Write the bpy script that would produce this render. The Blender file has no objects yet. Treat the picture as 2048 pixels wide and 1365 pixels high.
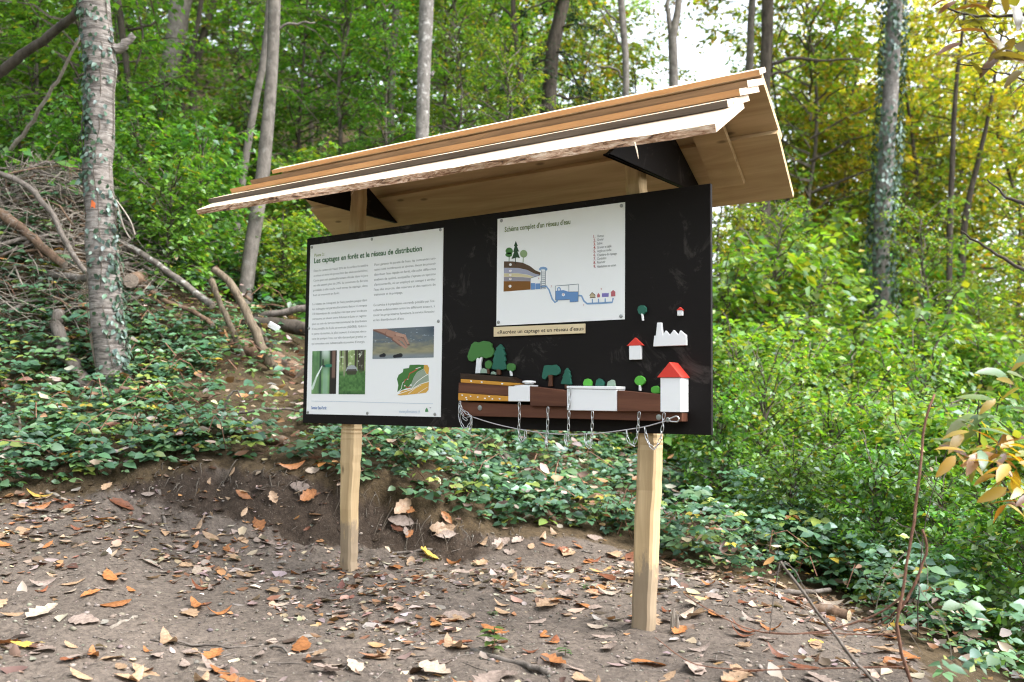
import bpy, math, random
import numpy as np
from mathutils import Matrix, Vector

# ------------------------------------------------------------------ camera, sky, sun, exposure
scene = bpy.context.scene
COL = scene.collection
CAM = np.array([4.13568397, -3.65329458, 0.12650578])
ROT = np.array([[0.80729575, 0.59006348, 0.00993249],
                [-0.03007714, 0.05794707, -0.99786648],
                [-0.58938013, 0.80527463, 0.06452784]])      # rows: right, down, forward
FPX, CX, CY = 1900.0, 1024.0, 682.5
cd = bpy.data.cameras.new('camera')
cam = bpy.data.objects.new('camera', cd); COL.objects.link(cam)
mw = Matrix.Identity(4)
for i in range(3):
    mw[i][0] = ROT[0][i]; mw[i][1] = -ROT[1][i]; mw[i][2] = -ROT[2][i]; mw[i][3] = CAM[i]
cam.matrix_world = mw
cd.sensor_width = 36.0; cd.lens = FPX / 2048 * 36.0; cd.clip_start = 0.05; cd.clip_end = 2000
cd.dof.use_dof = True; cd.dof.focus_distance = 4.5; cd.dof.aperture_fstop = 2.3
scene.camera = cam

SUN_EL, SUN_AZ = math.radians(52), math.radians(80)        # azimuth clockwise from +Y
world = bpy.data.worlds.new('World'); scene.world = world; world.use_nodes = True
wn = world.node_tree; bgn = wn.nodes['Background']
sky = wn.nodes.new('ShaderNodeTexSky'); sky.sky_type = 'NISHITA'; sky.sun_disc = False
sky.sun_elevation = SUN_EL; sky.sun_rotation = SUN_AZ; sky.altitude = 600
sky.air_density = 1.0; sky.dust_density = 4.0; sky.ozone_density = 1.0
hs = wn.nodes.new('ShaderNodeHueSaturation'); hs.inputs['Saturation'].default_value = 0.35
wn.links.new(sky.outputs[0], hs.inputs['Color']); wn.links.new(hs.outputs[0], bgn.inputs['Color'])
bgn.inputs['Strength'].default_value = 0.15
sl = bpy.data.lights.new('sun', 'SUN'); sl.energy = 1.1; sl.angle = math.radians(40); sl.color = (1.0, 0.96, 0.9)
so = bpy.data.objects.new('sun', sl); COL.objects.link(so)
sdir = Vector((math.sin(SUN_AZ) * math.cos(SUN_EL), math.cos(SUN_AZ) * math.cos(SUN_EL), math.sin(SUN_EL)))
so.rotation_euler = sdir.to_track_quat('Z', 'Y').to_euler()
so.location = (0, 0, 30)
scene.view_settings.view_transform = 'Standard'; scene.view_settings.look = 'None'
scene.view_settings.gamma = 1.0; scene.view_settings.exposure = 2.32
scene.view_settings.use_curve_mapping = False
scene.render.engine = 'CYCLES'
cy = scene.cycles
cy.max_bounces = 6; cy.diffuse_bounces = 4; cy.glossy_bounces = 2; cy.transmission_bounces = 4; cy.transparent_max_bounces = 4
cy.caustics_reflective = False; cy.caustics_refractive = False
cy.filter_width = 1.15; cy.use_denoising = True; cy.sample_clamp_indirect = 4.0
scene.render.use_persistent_data = False

# ------------------------------------------------------------------ geometry of the view and of the ground
FWD = np.array([-0.5906, 0.8070]); RGT = np.array([0.8070, 0.5906])
rng = np.random.default_rng(11)
random.seed(5)

def ray(px, py):
    d = ROT.T @ np.array([(px - CX) / FPX, (py - CY) / FPX, 1.0]); return d
def at_y(px, py, y): d = ray(px, py); return CAM + d * (y - CAM[1]) / d[1]
def at_x(px, py, x): d = ray(px, py); return CAM + d * (x - CAM[0]) / d[0]
def at_u(px, py, u):
    d = ray(px, py); return CAM + d * u / (d[0] * FWD[0] + d[1] * FWD[1])
def at_plane(px, py, n, d0):
    d = ray(px, py); n = np.array(n); return CAM + d * ((d0 - n @ CAM) / (n @ d))
def project(P):
    Y = (np.asarray(P) - CAM) @ ROT.T
    return np.stack([CX + FPX * Y[..., 0] / Y[..., 2], CY + FPX * Y[..., 1] / Y[..., 2]], -1), Y[..., 2]
def uv_to_xy(u, v): return CAM[0] + u * FWD[0] + v * RGT[0], CAM[1] + u * FWD[1] + v * RGT[1]
def xy_to_uv(x, y):
    dx, dy = x - CAM[0], y - CAM[1]
    return dx * FWD[0] + dy * FWD[1], dx * RGT[0] + dy * RGT[1]

def hash2(i, j, s):
    n = (i * 374761393 + j * 668265263 + s * 974634777) & 0x7fffffff
    n = ((n ^ (n >> 13)) * 1274126177) & 0x7fffffff
    return ((n ^ (n >> 16)) & 0xffff) / 65535.0
def vnoise(x, y, s=0):
    x = np.asarray(x, float); y = np.asarray(y, float)
    xi = np.floor(x).astype(np.int64); yi = np.floor(y).astype(np.int64)
    fx = x - xi; fy = y - yi; fx = fx * fx * (3 - 2 * fx); fy = fy * fy * (3 - 2 * fy)
    a = hash2(xi, yi, s); b = hash2(xi + 1, yi, s); c = hash2(xi, yi + 1, s); d = hash2(xi + 1, yi + 1, s)
    return (a * (1 - fx) + b * fx) * (1 - fy) + (c * (1 - fx) + d * fx) * fy
def fbm(x, y, s=0, o=4):
    t = 0; a = 0.5
    for k in range(o):
        t = t + a * vnoise(x * 2 ** k, y * 2 ** k, s + k); a *= 0.5
    return t

TU = np.array([0, 3, 4.5, 5.5, 5.93, 6.16, 7.2, 8.3, 10, 16, 40, 90, 200.])
TA = np.array([-.9, -.45, -.3, -.2, -.1, 0, .2, .4, .54, .9])
TH = np.array([
    [-.95, -.9, -.75, -.5, -.4, -.3, .1, .75, 1.7, 4.8, 17, 30, 40],
    [-.95, -.95, -.88, -.66, -.55, -.42, .0, .72, 1.5, 4.5, 16, 30, 40],
    [-.95, -.95, -.95, -.88, -.75, -.45, .0, .55, 1.3, 4.2, 15, 28, 38],
    [-.95, -.95, -.95, -.95, -.90, -.47, -.1, .35, 1.0, 3.7, 13.5, 25, 35],
    [-.95, -.95, -.95, -.95, -.94, -.50, -.3, .1, .7, 3.0, 11.5, 22, 30],
    [-.95, -.95, -.95, -.95, -.94, -.86, -.55, -.25, .25, 2.1, 9, 18, 25],
    [-.95, -.95, -.95, -.97, -1.0, -.99, -.9, -.75, -.5, .4, 4, 8, 10],
    [-.95, -.97, -1.1, -1.2, -1.25, -1.25, -1.25, -1.25, -1.2, -.9, .5, 1, 1],
    [-.95, -1.05, -1.3, -1.4, -1.42, -1.45, -1.5, -1.55, -1.6, -1.6, -1.4, -1.2, -1],
    [-.95, -1.25, -1.6, -1.8, -1.85, -1.9, -2, -2, -2, -2, -2, -1.5, -1]])
def base_h(u, v):
    u = np.asarray(u, float); v = np.asarray(v, float)
    uu = np.clip(u, 0, 199.9); a = np.clip(v / np.maximum(uu, 2.5), -.9, .9 - 1e-6)
    iu = np.clip(np.searchsorted(TU, uu, side='right') - 1, 0, len(TU) - 2); ia = np.clip(np.searchsorted(TA, a, side='right') - 1, 0, len(TA) - 2)
    fu = (uu - TU[iu]) / (TU[iu + 1] - TU[iu]); fa = (a - TA[ia]) / (TA[ia + 1] - TA[ia])
    fa = fa * fa * (3 - 2 * fa)
    return (TH[ia, iu] * (1 - fu) + TH[ia, iu + 1] * fu) * (1 - fa) + (TH[ia + 1, iu] * (1 - fu) + TH[ia + 1, iu + 1] * fu) * fa
VEG = np.array([(-900, 1010), (0, 1000), (150, 985), (330, 945), (420, 925), (560, 935), (680, 965), (760, 1005), (850, 1035), (1000, 1065), (1150, 1065),
                (1250, 1090), (1330, 1125), (1450, 1155), (1550, 1170), (1650, 1195), (1750, 1245), (1830, 1300), (1880, 1380), (2050, 2400)], float)
def ground_z(x, y, fine=True):
    x = np.asarray(x, float); y = np.asarray(y, float)
    u, v = xy_to_uv(x, y)
    h = base_h(u, v)
    near = np.exp(-((u - 4.5) / 5.0) ** 2)
    h = h + (fbm(x * .45, y * .45, 3, 3) - .45) * (.10 + .5 * np.clip((u - 8) / 10, 0, 1.5))
    h = h + (fbm(x * 1.7, y * 1.7, 9, 3) - .45) * .07
    bank = np.exp(-((u - 6.0) / .35) ** 2) * ((v > -2.9) & (v < -.2))
    h = h + bank * ((fbm(x * 5, y * 5, 41, 4) - .45) * .30 + (fbm(x * 17, y * 17, 47, 3) - .45) * .10)
    for mx_, my_ in ((.325, .066), (2.135, .066)):
        h = h + .020 * np.exp(-(((x - mx_) ** 2 + (y - my_) ** 2) / .16 ** 2)) * (1 + 1.2 * (fbm(x * 14, y * 14, 88, 2) - .37))
    # mound that carries the brushwood
    cx_, cy_ = uv_to_xy(8.7, -4.35)
    h = h + 1.0 * np.exp(-(((x - cx_) ** 2 + (y - cy_) ** 2) / .9 ** 2))
    if fine:
        h = h + (fbm(x * 9, y * 9, 17, 3) - .45) * .045 * near
        h = h + (fbm(x * 26, y * 26, 27, 2) - .37) * .028 * near
    return h + CAM[2]
def is_veg(x, y, z, pad=0.0):
    P = np.stack([x, y, z], -1); q, dep = project(P)
    row = np.interp(q[..., 0], VEG[:, 0], VEG[:, 1])
    return ((q[..., 1] < row + pad) & (dep > 1.0)) | ((dep > .3) & (q[..., 0] > 1880))

# ------------------------------------------------------------------ mesh helpers
class MB:
    def __init__(s): s.v = []; s.f = []
    def add(s, V, F):
        o = len(s.v); s.v.extend([tuple(map(float, p)) for p in V]); s.f.extend([tuple(int(i) + o for i in f) for f in F]); return s
    def box(s, a, b):
        x0, y0, z0 = a; x1, y1, z1 = b
        return s.add([(x0, y0, z0), (x1, y0, z0), (x1, y1, z0), (x0, y1, z0), (x0, y0, z1), (x1, y0, z1), (x1, y1, z1), (x0, y1, z1)],
                     [(0, 3, 2, 1), (4, 5, 6, 7), (0, 1, 5, 4), (1, 2, 6, 5), (2, 3, 7, 6), (3, 0, 4, 7)])
    def hexa(s, c8):      # bottom quad then top quad
        return s.add(c8, [(0, 3, 2, 1), (4, 5, 6, 7), (0, 1, 5, 4), (1, 2, 6, 5), (2, 3, 7, 6), (3, 0, 4, 7)])
    def prism(s, poly, back):   # poly of 3-D points (front), back: offset vector
        n = len(poly); P = [np.array(p, float) for p in poly]; b = np.array(back, float)
        ar = sum(P[i][0] * P[(i + 1) % n][2] - P[(i + 1) % n][0] * P[i][2] for i in range(n))
        if ar < 0: P = P[::-1]
        V = P + [p + b for p in P]
        F = [tuple(range(n)), tuple(range(2 * n - 1, n - 1, -1))] + [(i + n, (i + 1) % n + n, (i + 1) % n, i) for i in range(n)]
        return s.add(V, F)
    def tube(s, pts, rad, sides=6, cap=True, seed=0, rough=0.0):
        V, F = tube(pts, rad, sides, cap, seed, rough); return s.add(V, F)
    def sheet(s, poly): return s.add(poly, [tuple(range(len(poly)))])

def frames(P):
    P = np.asarray(P, float); T = np.gradient(P, axis=0); T /= np.linalg.norm(T, axis=1)[:, None] + 1e-12
    N = []; ref = np.array([0, 0, 1.0]) if abs(T[0][2]) < .9 else np.array([1.0, 0, 0])
    n = np.cross(T[0], ref); n /= np.linalg.norm(n)
    for t in T:
        n = n - t * (n @ t); n /= np.linalg.norm(n) + 1e-12; N.append(n.copy())
    N = np.array(N); return T, N, np.cross(T, N)
def tube(P, rad, sides=6, cap=True, seed=0, rough=0.0):
    P = np.asarray(P, float); n = len(P); rad = np.broadcast_to(np.asarray(rad, float), (n,))
    T, N, B = frames(P); r_ = np.random.default_rng(seed)
    th = np.linspace(0, 2 * math.pi, sides, endpoint=False)
    k = 1 + rough * (r_.random((n, sides)) - .5)
    V = (P[:, None] + (N[:, None] * np.cos(th)[None, :, None] + B[:, None] * np.sin(th)[None, :, None]) * (rad[:, None] * k)[..., None]).reshape(-1, 3)
    F = [(i * sides + j, i * sides + (j + 1) % sides, (i + 1) * sides + (j + 1) % sides, (i + 1) * sides + j) for i in range(n - 1) for j in range(sides)]
    if cap: F += [tuple(range(sides - 1, -1, -1)), tuple((n - 1) * sides + j for j in range(sides))]
    return V, F
def smooth_path(pts, n=14, jitter=0.0, seed=0):
    pts = np.asarray(pts, float); d = np.r_[0, np.cumsum(np.linalg.norm(np.diff(pts, axis=0), axis=1))]; d /= d[-1]
    m = len(pts); t = np.linspace(0, 1, n); out = np.empty((n, 3))
    tan = np.gradient(pts, d, axis=0) if m > 2 else np.repeat((pts[1] - pts[0])[None], 2, 0)
    for k, tt in enumerate(t):
        i = min(max(np.searchsorted(d, tt, side='right') - 1, 0), m - 2); h = d[i + 1] - d[i]; s = (tt - d[i]) / h
        out[k] = (2 * s ** 3 - 3 * s ** 2 + 1) * pts[i] + (s ** 3 - 2 * s ** 2 + s) * h * tan[i] + (-2 * s ** 3 + 3 * s ** 2) * pts[i + 1] + (s ** 3 - s ** 2) * h * tan[i + 1]
    if jitter: out[1:-1] += np.random.default_rng(seed).normal(0, jitter, (n - 2, 3))
    return out

def big_mesh(name, V, F, mat, col=None, smooth=False):
    V = np.ascontiguousarray(V, np.float32); F = np.asarray(F, np.int32); n, k = F.shape
    me = bpy.data.meshes.new(name); me.vertices.add(len(V)); me.vertices.foreach_set('co', V.ravel())
    me.loops.add(n * k); me.loops.foreach_set('vertex_index', F.ravel())
    me.polygons.add(n); me.polygons.foreach_set('loop_start', np.arange(0, n * k, k, dtype=np.int32))
    try: me.polygons.foreach_set('loop_total', np.full(n, k, np.int32))
    except Exception: pass
    if smooth: me.polygons.foreach_set('use_smooth', np.ones(n, bool))
    me.update(calc_edges=True)
    if col is not None:
        a = me.color_attributes.new('col', 'FLOAT_COLOR', 'POINT'); c4 = np.ones((len(V), 4), np.float32); c4[:, :3] = col
        a.data.foreach_set('color', c4.ravel())
    me.materials.append(mat)
    return me
def small_mesh(name, mb, mat, smooth=False, org=(0, 0, 0)):
    me = bpy.data.meshes.new(name); o = np.array(org, float)
    me.from_pydata([tuple(np.array(p) - o) for p in mb.v], [], mb.f); me.update()
    if smooth: me.polygons.foreach_set('use_smooth', np.ones(len(me.polygons), bool))
    me.materials.append(mat); return me

ORG = {}
def tag(o, label=None, cat=None, group=None, kind=None):
    if label: o['label'] = label
    if cat: o['category'] = cat
    if group: o['group'] = group
    if kind: o['kind'] = kind
    return o
def thing(name, label, cat, loc=(0, 0, 0), group=None):
    o = bpy.data.objects.new(name, None); COL.objects.link(o); o.location = loc; o.empty_display_size = .1
    ORG[o.name] = np.array(loc, float)
    return tag(o, label, cat, group)
def part(name, mb, mat, parent=None, smooth=False, label=None, kind=None):
    org = ORG[parent.name] if parent is not None else np.zeros(3)
    me = mb if isinstance(mb, bpy.types.Mesh) else small_mesh(name, mb, mat, smooth, org)
    o = bpy.data.objects.new(name, me); COL.objects.link(o)
    if parent is not None: o.parent = parent
    ORG[o.name] = org
    return tag(o, label, None, None, kind)
def solo(name, mb, mat, label, cat, group=None, smooth=False, loc=None):
    V = np.array(mb.v); c = np.array(loc if loc is not None else V.mean(0))
    o = bpy.data.objects.new(name, small_mesh(name, mb, mat, smooth, c)); COL.objects.link(o); o.location = c
    ORG[o.name] = c
    return tag(o, label, cat, group)
def bevel(o, w=.002, seg=1):
    m = o.modifiers.new('bevel', 'BEVEL'); m.width = w; m.segments = seg; m.limit_method = 'ANGLE'; m.angle_limit = math.radians(40); return o

# ------------------------------------------------------------------ materials
class NT:
    def __init__(s, name):
        s.m = bpy.data.materials.new(name); s.m.use_nodes = True; s.t = s.m.node_tree; s.t.nodes.clear()
        s.out = s.n('ShaderNodeOutputMaterial')
    def n(s, typ, **kw):
        x = s.t.nodes.new(typ)
        for k, v in kw.items(): setattr(x, k, v)
        return x
    def l(s, a, b): s.t.links.new(a, b)
    def coord(s, scale=(1, 1, 1), rot=(0, 0, 0), which='Object'):
        tc = s.n('ShaderNodeTexCoord'); mp = s.n('ShaderNodeMapping'); mp.inputs['Scale'].default_value = scale; mp.inputs['Rotation'].default_value = rot
        s.l(tc.outputs[which], mp.inputs['Vector']); return mp.outputs[0]
    def noise(s, vec, scale=5, detail=4, rough=.55, dist=0):
        x = s.n('ShaderNodeTexNoise'); x.inputs['Scale'].default_value = scale; x.inputs['Detail'].default_value = detail
        x.inputs['Roughness'].default_value = rough; x.inputs['Distortion'].default_value = dist
        if vec is not None: s.l(vec, x.inputs['Vector'])
        return x.outputs[0]
    def ramp(s, fac, stops):
        x = s.n('ShaderNodeValToRGB'); r = x.color_ramp
        while len(r.elements) < len(stops): r.elements.new(.5)
        for e, (p, c) in zip(r.elements, stops): e.position = p; e.color = (*c, 1)
        s.l(fac, x.inputs[0]); return x.outputs[0]
    def mix(s, fac, a, b, mode='MIX'):
        x = s.n('ShaderNodeMix', data_type='RGBA', blend_type=mode)
        for sock, v in ((x.inputs[0], fac), (x.inputs[6], a), (x.inputs[7], b)):
            if isinstance(v, (int, float)): sock.default_value = v
            elif isinstance(v, tuple): sock.default_value = (*v, 1)
            else: s.l(v, sock)
        return x.outputs[2]
    def math(s, op, a, b=None):
        x = s.n('ShaderNodeMath', operation=op)
        for sock, v in ((x.inputs[0], a), (x.inputs[1], b)):
            if v is None: continue
            if isinstance(v, (int, float)): sock.default_value = v
            else: s.l(v, sock)
        return x.outputs[0]
    def bump(s, h, strength=.3, dist=.01):
        x = s.n('ShaderNodeBump'); x.inputs['Strength'].default_value = strength; x.inputs['Distance'].default_value = dist
        s.l(h, x.inputs['Height']); return x.outputs[0]
    def pbr(s, col, rough=.8, spec=.3, metal=0, normal=None):
        b = s.n('ShaderNodeBsdfPrincipled')
        for k, v in (('Base Color', col), ('Roughness', rough), ('Specular IOR Level', spec), ('Metallic', metal)):
            if isinstance(v, (int, float)): b.inputs[k].default_value = v
            elif isinstance(v, tuple): b.inputs[k].default_value = (*v, 1)
            else: s.l(v, b.inputs[k])
        if normal is not None: s.l(normal, b.inputs['Normal'])
        s.l(b.outputs[0], s.out.inputs[0]); return s.m
    def objrand(s): return s.n('ShaderNodeObjectInfo').outputs['Random']
    def attr(s, name='col'):
        a = s.n('ShaderNodeAttribute'); a.attribute_name = name; return a.outputs['Color']

def leaf_mat(name, trans=.42, hue=.03, val=.3, gloss=.05, boost=(1.25, 1.3, .6), fixed=None):
    t = NT(name); c = t.attr() if fixed is None else None
    h = t.n('ShaderNodeHueSaturation'); r = t.objrand()
    t.l(t.math('ADD', t.math('MULTIPLY', r, hue), .5 - hue / 2), h.inputs['Hue'])
    t.l(t.math('ADD', t.math('MULTIPLY', r, val), 1 - val / 2), h.inputs['Value'])
    if fixed is None: t.l(c, h.inputs['Color'])
    else: h.inputs['Color'].default_value = (*fixed, 1)
    d = t.n('ShaderNodeBsdfDiffuse'); t.l(h.outputs[0], d.inputs[0])
    tr = t.n('ShaderNodeBsdfTranslucent'); t.l(t.mix(1.0, h.outputs[0], boost, 'MULTIPLY'), tr.inputs[0])
    m = t.n('ShaderNodeMixShader'); m.inputs[0].default_value = trans; t.l(d.outputs[0], m.inputs[1]); t.l(tr.outputs[0], m.inputs[2])
    g = t.n('ShaderNodeBsdfGlossy'); g.inputs['Roughness'].default_value = .42; g.inputs[0].default_value = (.8, .9, 1, 1)
    m2 = t.n('ShaderNodeMixShader'); m2.inputs[0].default_value = gloss; t.l(m.outputs[0], m2.inputs[1]); t.l(g.outputs[0], m2.inputs[2])
    t.l(m2.outputs[0], t.out.inputs[0]); return t.m

def wood_mat(name, dark, light, along=0, rough=.7, knots=True, bands=14, spec=.25, mud=False):
    t = NT(name); sc = [bands, bands, bands]; sc[along] = bands * .09
    r = t.objrand(); tc = t.n('ShaderNodeTexCoord'); ad = t.n('ShaderNodeVectorMath', operation='ADD')
    cmb = t.n('ShaderNodeCombineXYZ')
    for i in range(3): t.l(t.math('MULTIPLY', r, 7.3 + i * 3.1), cmb.inputs[i])
    t.l(tc.outputs['Object'], ad.inputs[0]); t.l(cmb.outputs[0], ad.inputs[1])
    mp = t.n('ShaderNodeMapping'); mp.inputs['Scale'].default_value = sc; t.l(ad.outputs[0], mp.inputs['Vector'])
    g = t.noise(mp.outputs[0], 1.0, 6, .6, 1.2)
    f = t.noise(mp.outputs[0], 7.0, 3, .6, .3)
    c = t.ramp(g, [(.3, dark), (.52, tuple((a + b) / 2 for a, b in zip(dark, light))), (.68, light)])
    c = t.mix(t.math('MULTIPLY', f, .35), c, dark)
    if knots:
        mk = t.n('ShaderNodeMapping'); s2 = [9, 9, 9]; s2[along] = 3.2; mk.inputs['Scale'].default_value = s2; t.l(ad.outputs[0], mk.inputs['Vector'])
        v = t.n('ShaderNodeTexVoronoi'); v.inputs['Scale'].default_value = 1.0; t.l(mk.outputs[0], v.inputs['Vector'])
        k = t.ramp(v.outputs['Distance'], [(.05, (1, 1, 1)), (.11, (0, 0, 0))])
        c = t.mix(t.math('MULTIPLY', k, .75), c, tuple(x * .35 for x in dark))
    if mud:      # splashed soil on the lowest hand's breadth, with a ragged rim of its own
        sx = t.n('ShaderNodeSeparateXYZ'); t.l(tc.outputs['Object'], sx.inputs[0]); nz = t.noise(t.coord((9, 9, 3)), 4, 5, .7)
        hm = t.math('ADD', sx.outputs[2], t.math('MULTIPLY', nz, -.45)); mm_ = t.ramp(hm, [(.0, (1, 1, 1)), (.06, (0, 0, 0))]); c = t.mix(t.math('MULTIPLY', mm_, .6), c, (.16, .135, .115))
    return t.pbr(c, rough, spec, 0, t.bump(g, .25, .004))

def bark_mat(name, dark, light, scale=(6, 6, 2), blotch=(.3, .3, .28), amount=.3, bands=False, bump=.6):
    t = NT(name); v = t.coord(scale); g = t.noise(v, 3, 6, .65, .4)
    c = t.ramp(g, [(.3, dark), (.65, light)])
    b = t.noise(t.coord((1, 1, 1)), 14, 5, .7); bm = t.ramp(b, [(.55, (0, 0, 0)), (.64, (1, 1, 1))])
    c = t.mix(t.math('MULTIPLY', bm, amount), c, blotch)
    if bands:
        w = t.noise(t.coord((3.5, 3.5, 34)), 1.5, 3, .6, .2); wm = t.ramp(w, [(.5, (0, 0, 0)), (.58, (1, 1, 1))])
        c = t.mix(t.math('MULTIPLY', wm, .75), c, tuple(x * .5 for x in dark))
        w2 = t.noise(t.coord((5, 5, 90)), 1.3, 2, .5); wm2 = t.ramp(w2, [(.6, (0, 0, 0)), (.7, (1, 1, 1))])
        c = t.mix(t.math('MULTIPLY', wm2, .6), c, blotch)
    return t.pbr(c, .9, .15, 0, t.bump(g, bump, .02))

def paint_mat(name, col, rough=.5, var=.15, grain=True, wear=None, spec=.3):
    t = NT(name); g = t.noise(t.coord((2.5, 20, 30)), 3, 5, .6, .6)
    c = t.mix(t.math('MULTIPLY', g, var), col, tuple(x * .5 for x in col))
    if wear:
        w = t.noise(t.coord((1, 1, 1)), 5, 7, .75, 1.0); wm = t.ramp(w, [(.57, (0, 0, 0)), (.80, (1, 1, 1))])
        c = t.mix(t.math('MULTIPLY', wm, .45), c, wear)
    return t.pbr(c, rough, spec, 0, t.bump(g, .12, .002))

M = {}
M['new_wood'] = wood_mat('new_larch_wood', (.52, .34, .17), (.72, .53, .31))
M['pale_wood'] = wood_mat('pale_sawn_wood', (.56, .43, .30), (.74, .61, .47))
M['orange_wood'] = wood_mat('orange_sawn_edge', (.40, .21, .09), (.60, .35, .17), knots=False)
M['brown_wood'] = wood_mat('brown_weathered_edge', (.13, .08, .045), (.34, .21, .115), knots=False)
M['grey_wood'] = wood_mat('grey_weathered_edge', (.07, .055, .045), (.17, .14, .115), knots=False)
M['soffit'] = wood_mat('soffit_wood', (.40, .27, .14), (.68, .51, .30), bands=9)
M['post'] = wood_mat('post_wood', (.36, .245, .125), (.61, .46, .27), along=2, bands=13, mud=True)
M['black'] = paint_mat('black_stained_plywood', (.011, .009, .0085), .6, .6, wear=(.17, .15, .135), spec=.12)
M['white_panel'] = NT('white_panel').pbr((.82, .83, .83), .38, .4)
M['white_paint'] = paint_mat('white_paint', (.78, .79, .80), .5, .08)
M['red_paint'] = paint_mat('red_paint', (.62, .045, .03), .45, .15)
M['brown_stain'] = wood_mat('brown_stained_wood', (.06, .022, .012), (.17, .07, .04), knots=False, bands=10)
M['brown_rail'] = wood_mat('brown_rail_wood', (.085, .032, .018), (.15, .062, .036), knots=False, bands=10)
M['dark_soil'] = paint_mat('dark_brown_paint', (.035, .017, .009), .5, .4)
M['ochre'] = paint_mat('ochre_paint', (.55, .26, .035), .5, .15)
M['green1'] = paint_mat('mid_green_paint', (.06, .19, .045), .55, .3)
M['teal'] = paint_mat('dark_teal_paint', (.022, .125, .085), .55, .3)
M['lime'] = paint_mat('lime_paint', (.10, .42, .05), .5, .15)
M['sage'] = paint_mat('sage_paint', (.30, .40, .31), .55, .15)
M['trunk_paint'] = paint_mat('trunk_brown_paint', (.10, .04, .02), .55, .3)
M['steel'] = NT('zinc_steel').pbr((.62, .64, .66), .32, .5, .9)
M['dull_steel'] = NT('dull_screw_steel').pbr((.33, .34, .33), .45, .5, .8)
M['cable'] = NT('steel_cable').pbr((.5, .48, .5), .45, .5, .6)
M['label_wood'] = wood_mat('label_strip_wood', (.66, .53, .33), (.80, .68, .46), knots=False, bands=16)
def flat(name, c, rough=.45): return NT(name).pbr(c, rough, .3)
M['ink_green'] = flat('ink_dark_green', (.025, .12, .03)); M['ink_lime'] = flat('ink_lime', (.22, .30, .03))
M['ink_olive'] = flat('ink_olive', (.11, .16, .02)); M['ink_grey'] = flat('ink_grey', (.20, .21, .21))
M['ink_blue'] = flat('ink_blue', (.10, .2, .42)); M['ink_pale_blue'] = flat('ink_pale_blue', (.42, .52, .65))
M['ink_red'] = flat('ink_red', (.45, .09, .08)); M['ink_black'] = flat('ink_black', (.03, .025, .02))
t = NT('printed_colours'); M['print'] = t.pbr(t.attr(), .45, .3)
# ------------------------------------------------------------------ ground
def grow(a, step, end, k):
    o = [a]
    while (o[-1] < end if step > 0 else o[-1] > end): step *= k; o.append(o[-1] + step)
    return o
us = np.array(list(np.arange(-9, 2.4, .45)) + list(np.arange(2.4, 7.6, .026)) + grow(7.6, .03, 150, 1.07))
vs = np.array(grow(-3.7, -.04, -120, 1.1)[::-1] + list(np.arange(-3.67, 3.1, .031)) + grow(3.1, .04, 120, 1.1))
UU, VV = np.meshgrid(us, vs, indexing='ij'); X, Y = uv_to_xy(UU, VV); Z = ground_z(X, Y)
nu, nv = UU.shape; idx = np.arange(nu * nv).reshape(nu, nv)
F = np.stack([idx[:-1, :-1], idx[1:, :-1], idx[1:, 1:], idx[:-1, 1:]], -1).reshape(-1, 4)[:, ::-1]
V = np.stack([X, Y, Z], -1).reshape(-1, 3)
vegm = is_veg(X.ravel(), Y.ravel(), Z.ravel(), 10)
dz = np.abs(np.gradient(base_h(UU, VV), axis=0) / np.gradient(us)[:, None]).ravel()
cut = np.clip((dz - .2) / .5 + 1.2 * (fbm(X.ravel() * 3, Y.ravel() * 3, 77, 3) - .45), 0, 1) * (VV.ravel() < .6) * (UU.ravel() < 7) * (UU.ravel() > 4.9)
n1 = fbm(X.ravel() * 1.3, Y.ravel() * 1.3, 5, 4)[:, None]
dry = np.array([.122, .101, .085]) * (.75 + .5 * n1); damp = np.array([.052, .039, .030]) * (.6 + .8 * n1)
litter = np.array([.075, .055, .033]) * (.6 + .8 * n1)
colr = dry * (1 - cut[:, None]) + damp * cut[:, None]
colr = np.where(vegm[:, None], litter, colr)
t = NT('forest_soil'); v = t.coord((1, 1, 1))
c = t.mix(1.0, t.attr(), t.ramp(t.noise(v, 34, 8, .75), [(.28, (.40, .38, .37)), (.5, (1, 1, 1)), (.72, (1.6, 1.56, 1.5))]), 'MULTIPLY')
sp = t.ramp(t.noise(v, 130, 2, .5), [(.66, (0, 0, 0)), (.70, (1, 1, 1))])
c = t.mix(t.math('MULTIPLY', sp, .35), c, (.30, .265, .23))
sd = t.ramp(t.noise(t.coord((1, 1, 1), (.3, .2, .5)), 75, 3, .6), [(.32, (1, 1, 1)), (.38, (0, 0, 0))])
c = t.mix(t.math('MULTIPLY', sd, .7), c, (.035, .028, .022))
M['soil'] = t.pbr(c, .95, .1, 0, t.bump(t.noise(v, 60, 8, .7), .8, .012))
gme = big_mesh('ground', V, F, M['soil'], colr, True)
g_ = bpy.data.objects.new('ground', gme); COL.objects.link(g_); g_['kind'] = 'structure'

# ------------------------------------------------------------------ the notice board with its little roof
B0 = np.array([1.24, .065, -.82])
board = thing('notice_board', 'roofed wooden information board with black panel on two timber posts', 'notice board', B0)
HB, WB = 1.05, 2.483
mb = MB().box((0, 0, 0), (WB, .019, HB))
panel = bevel(part('board_panel', mb, M['black'], board), .002)

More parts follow.
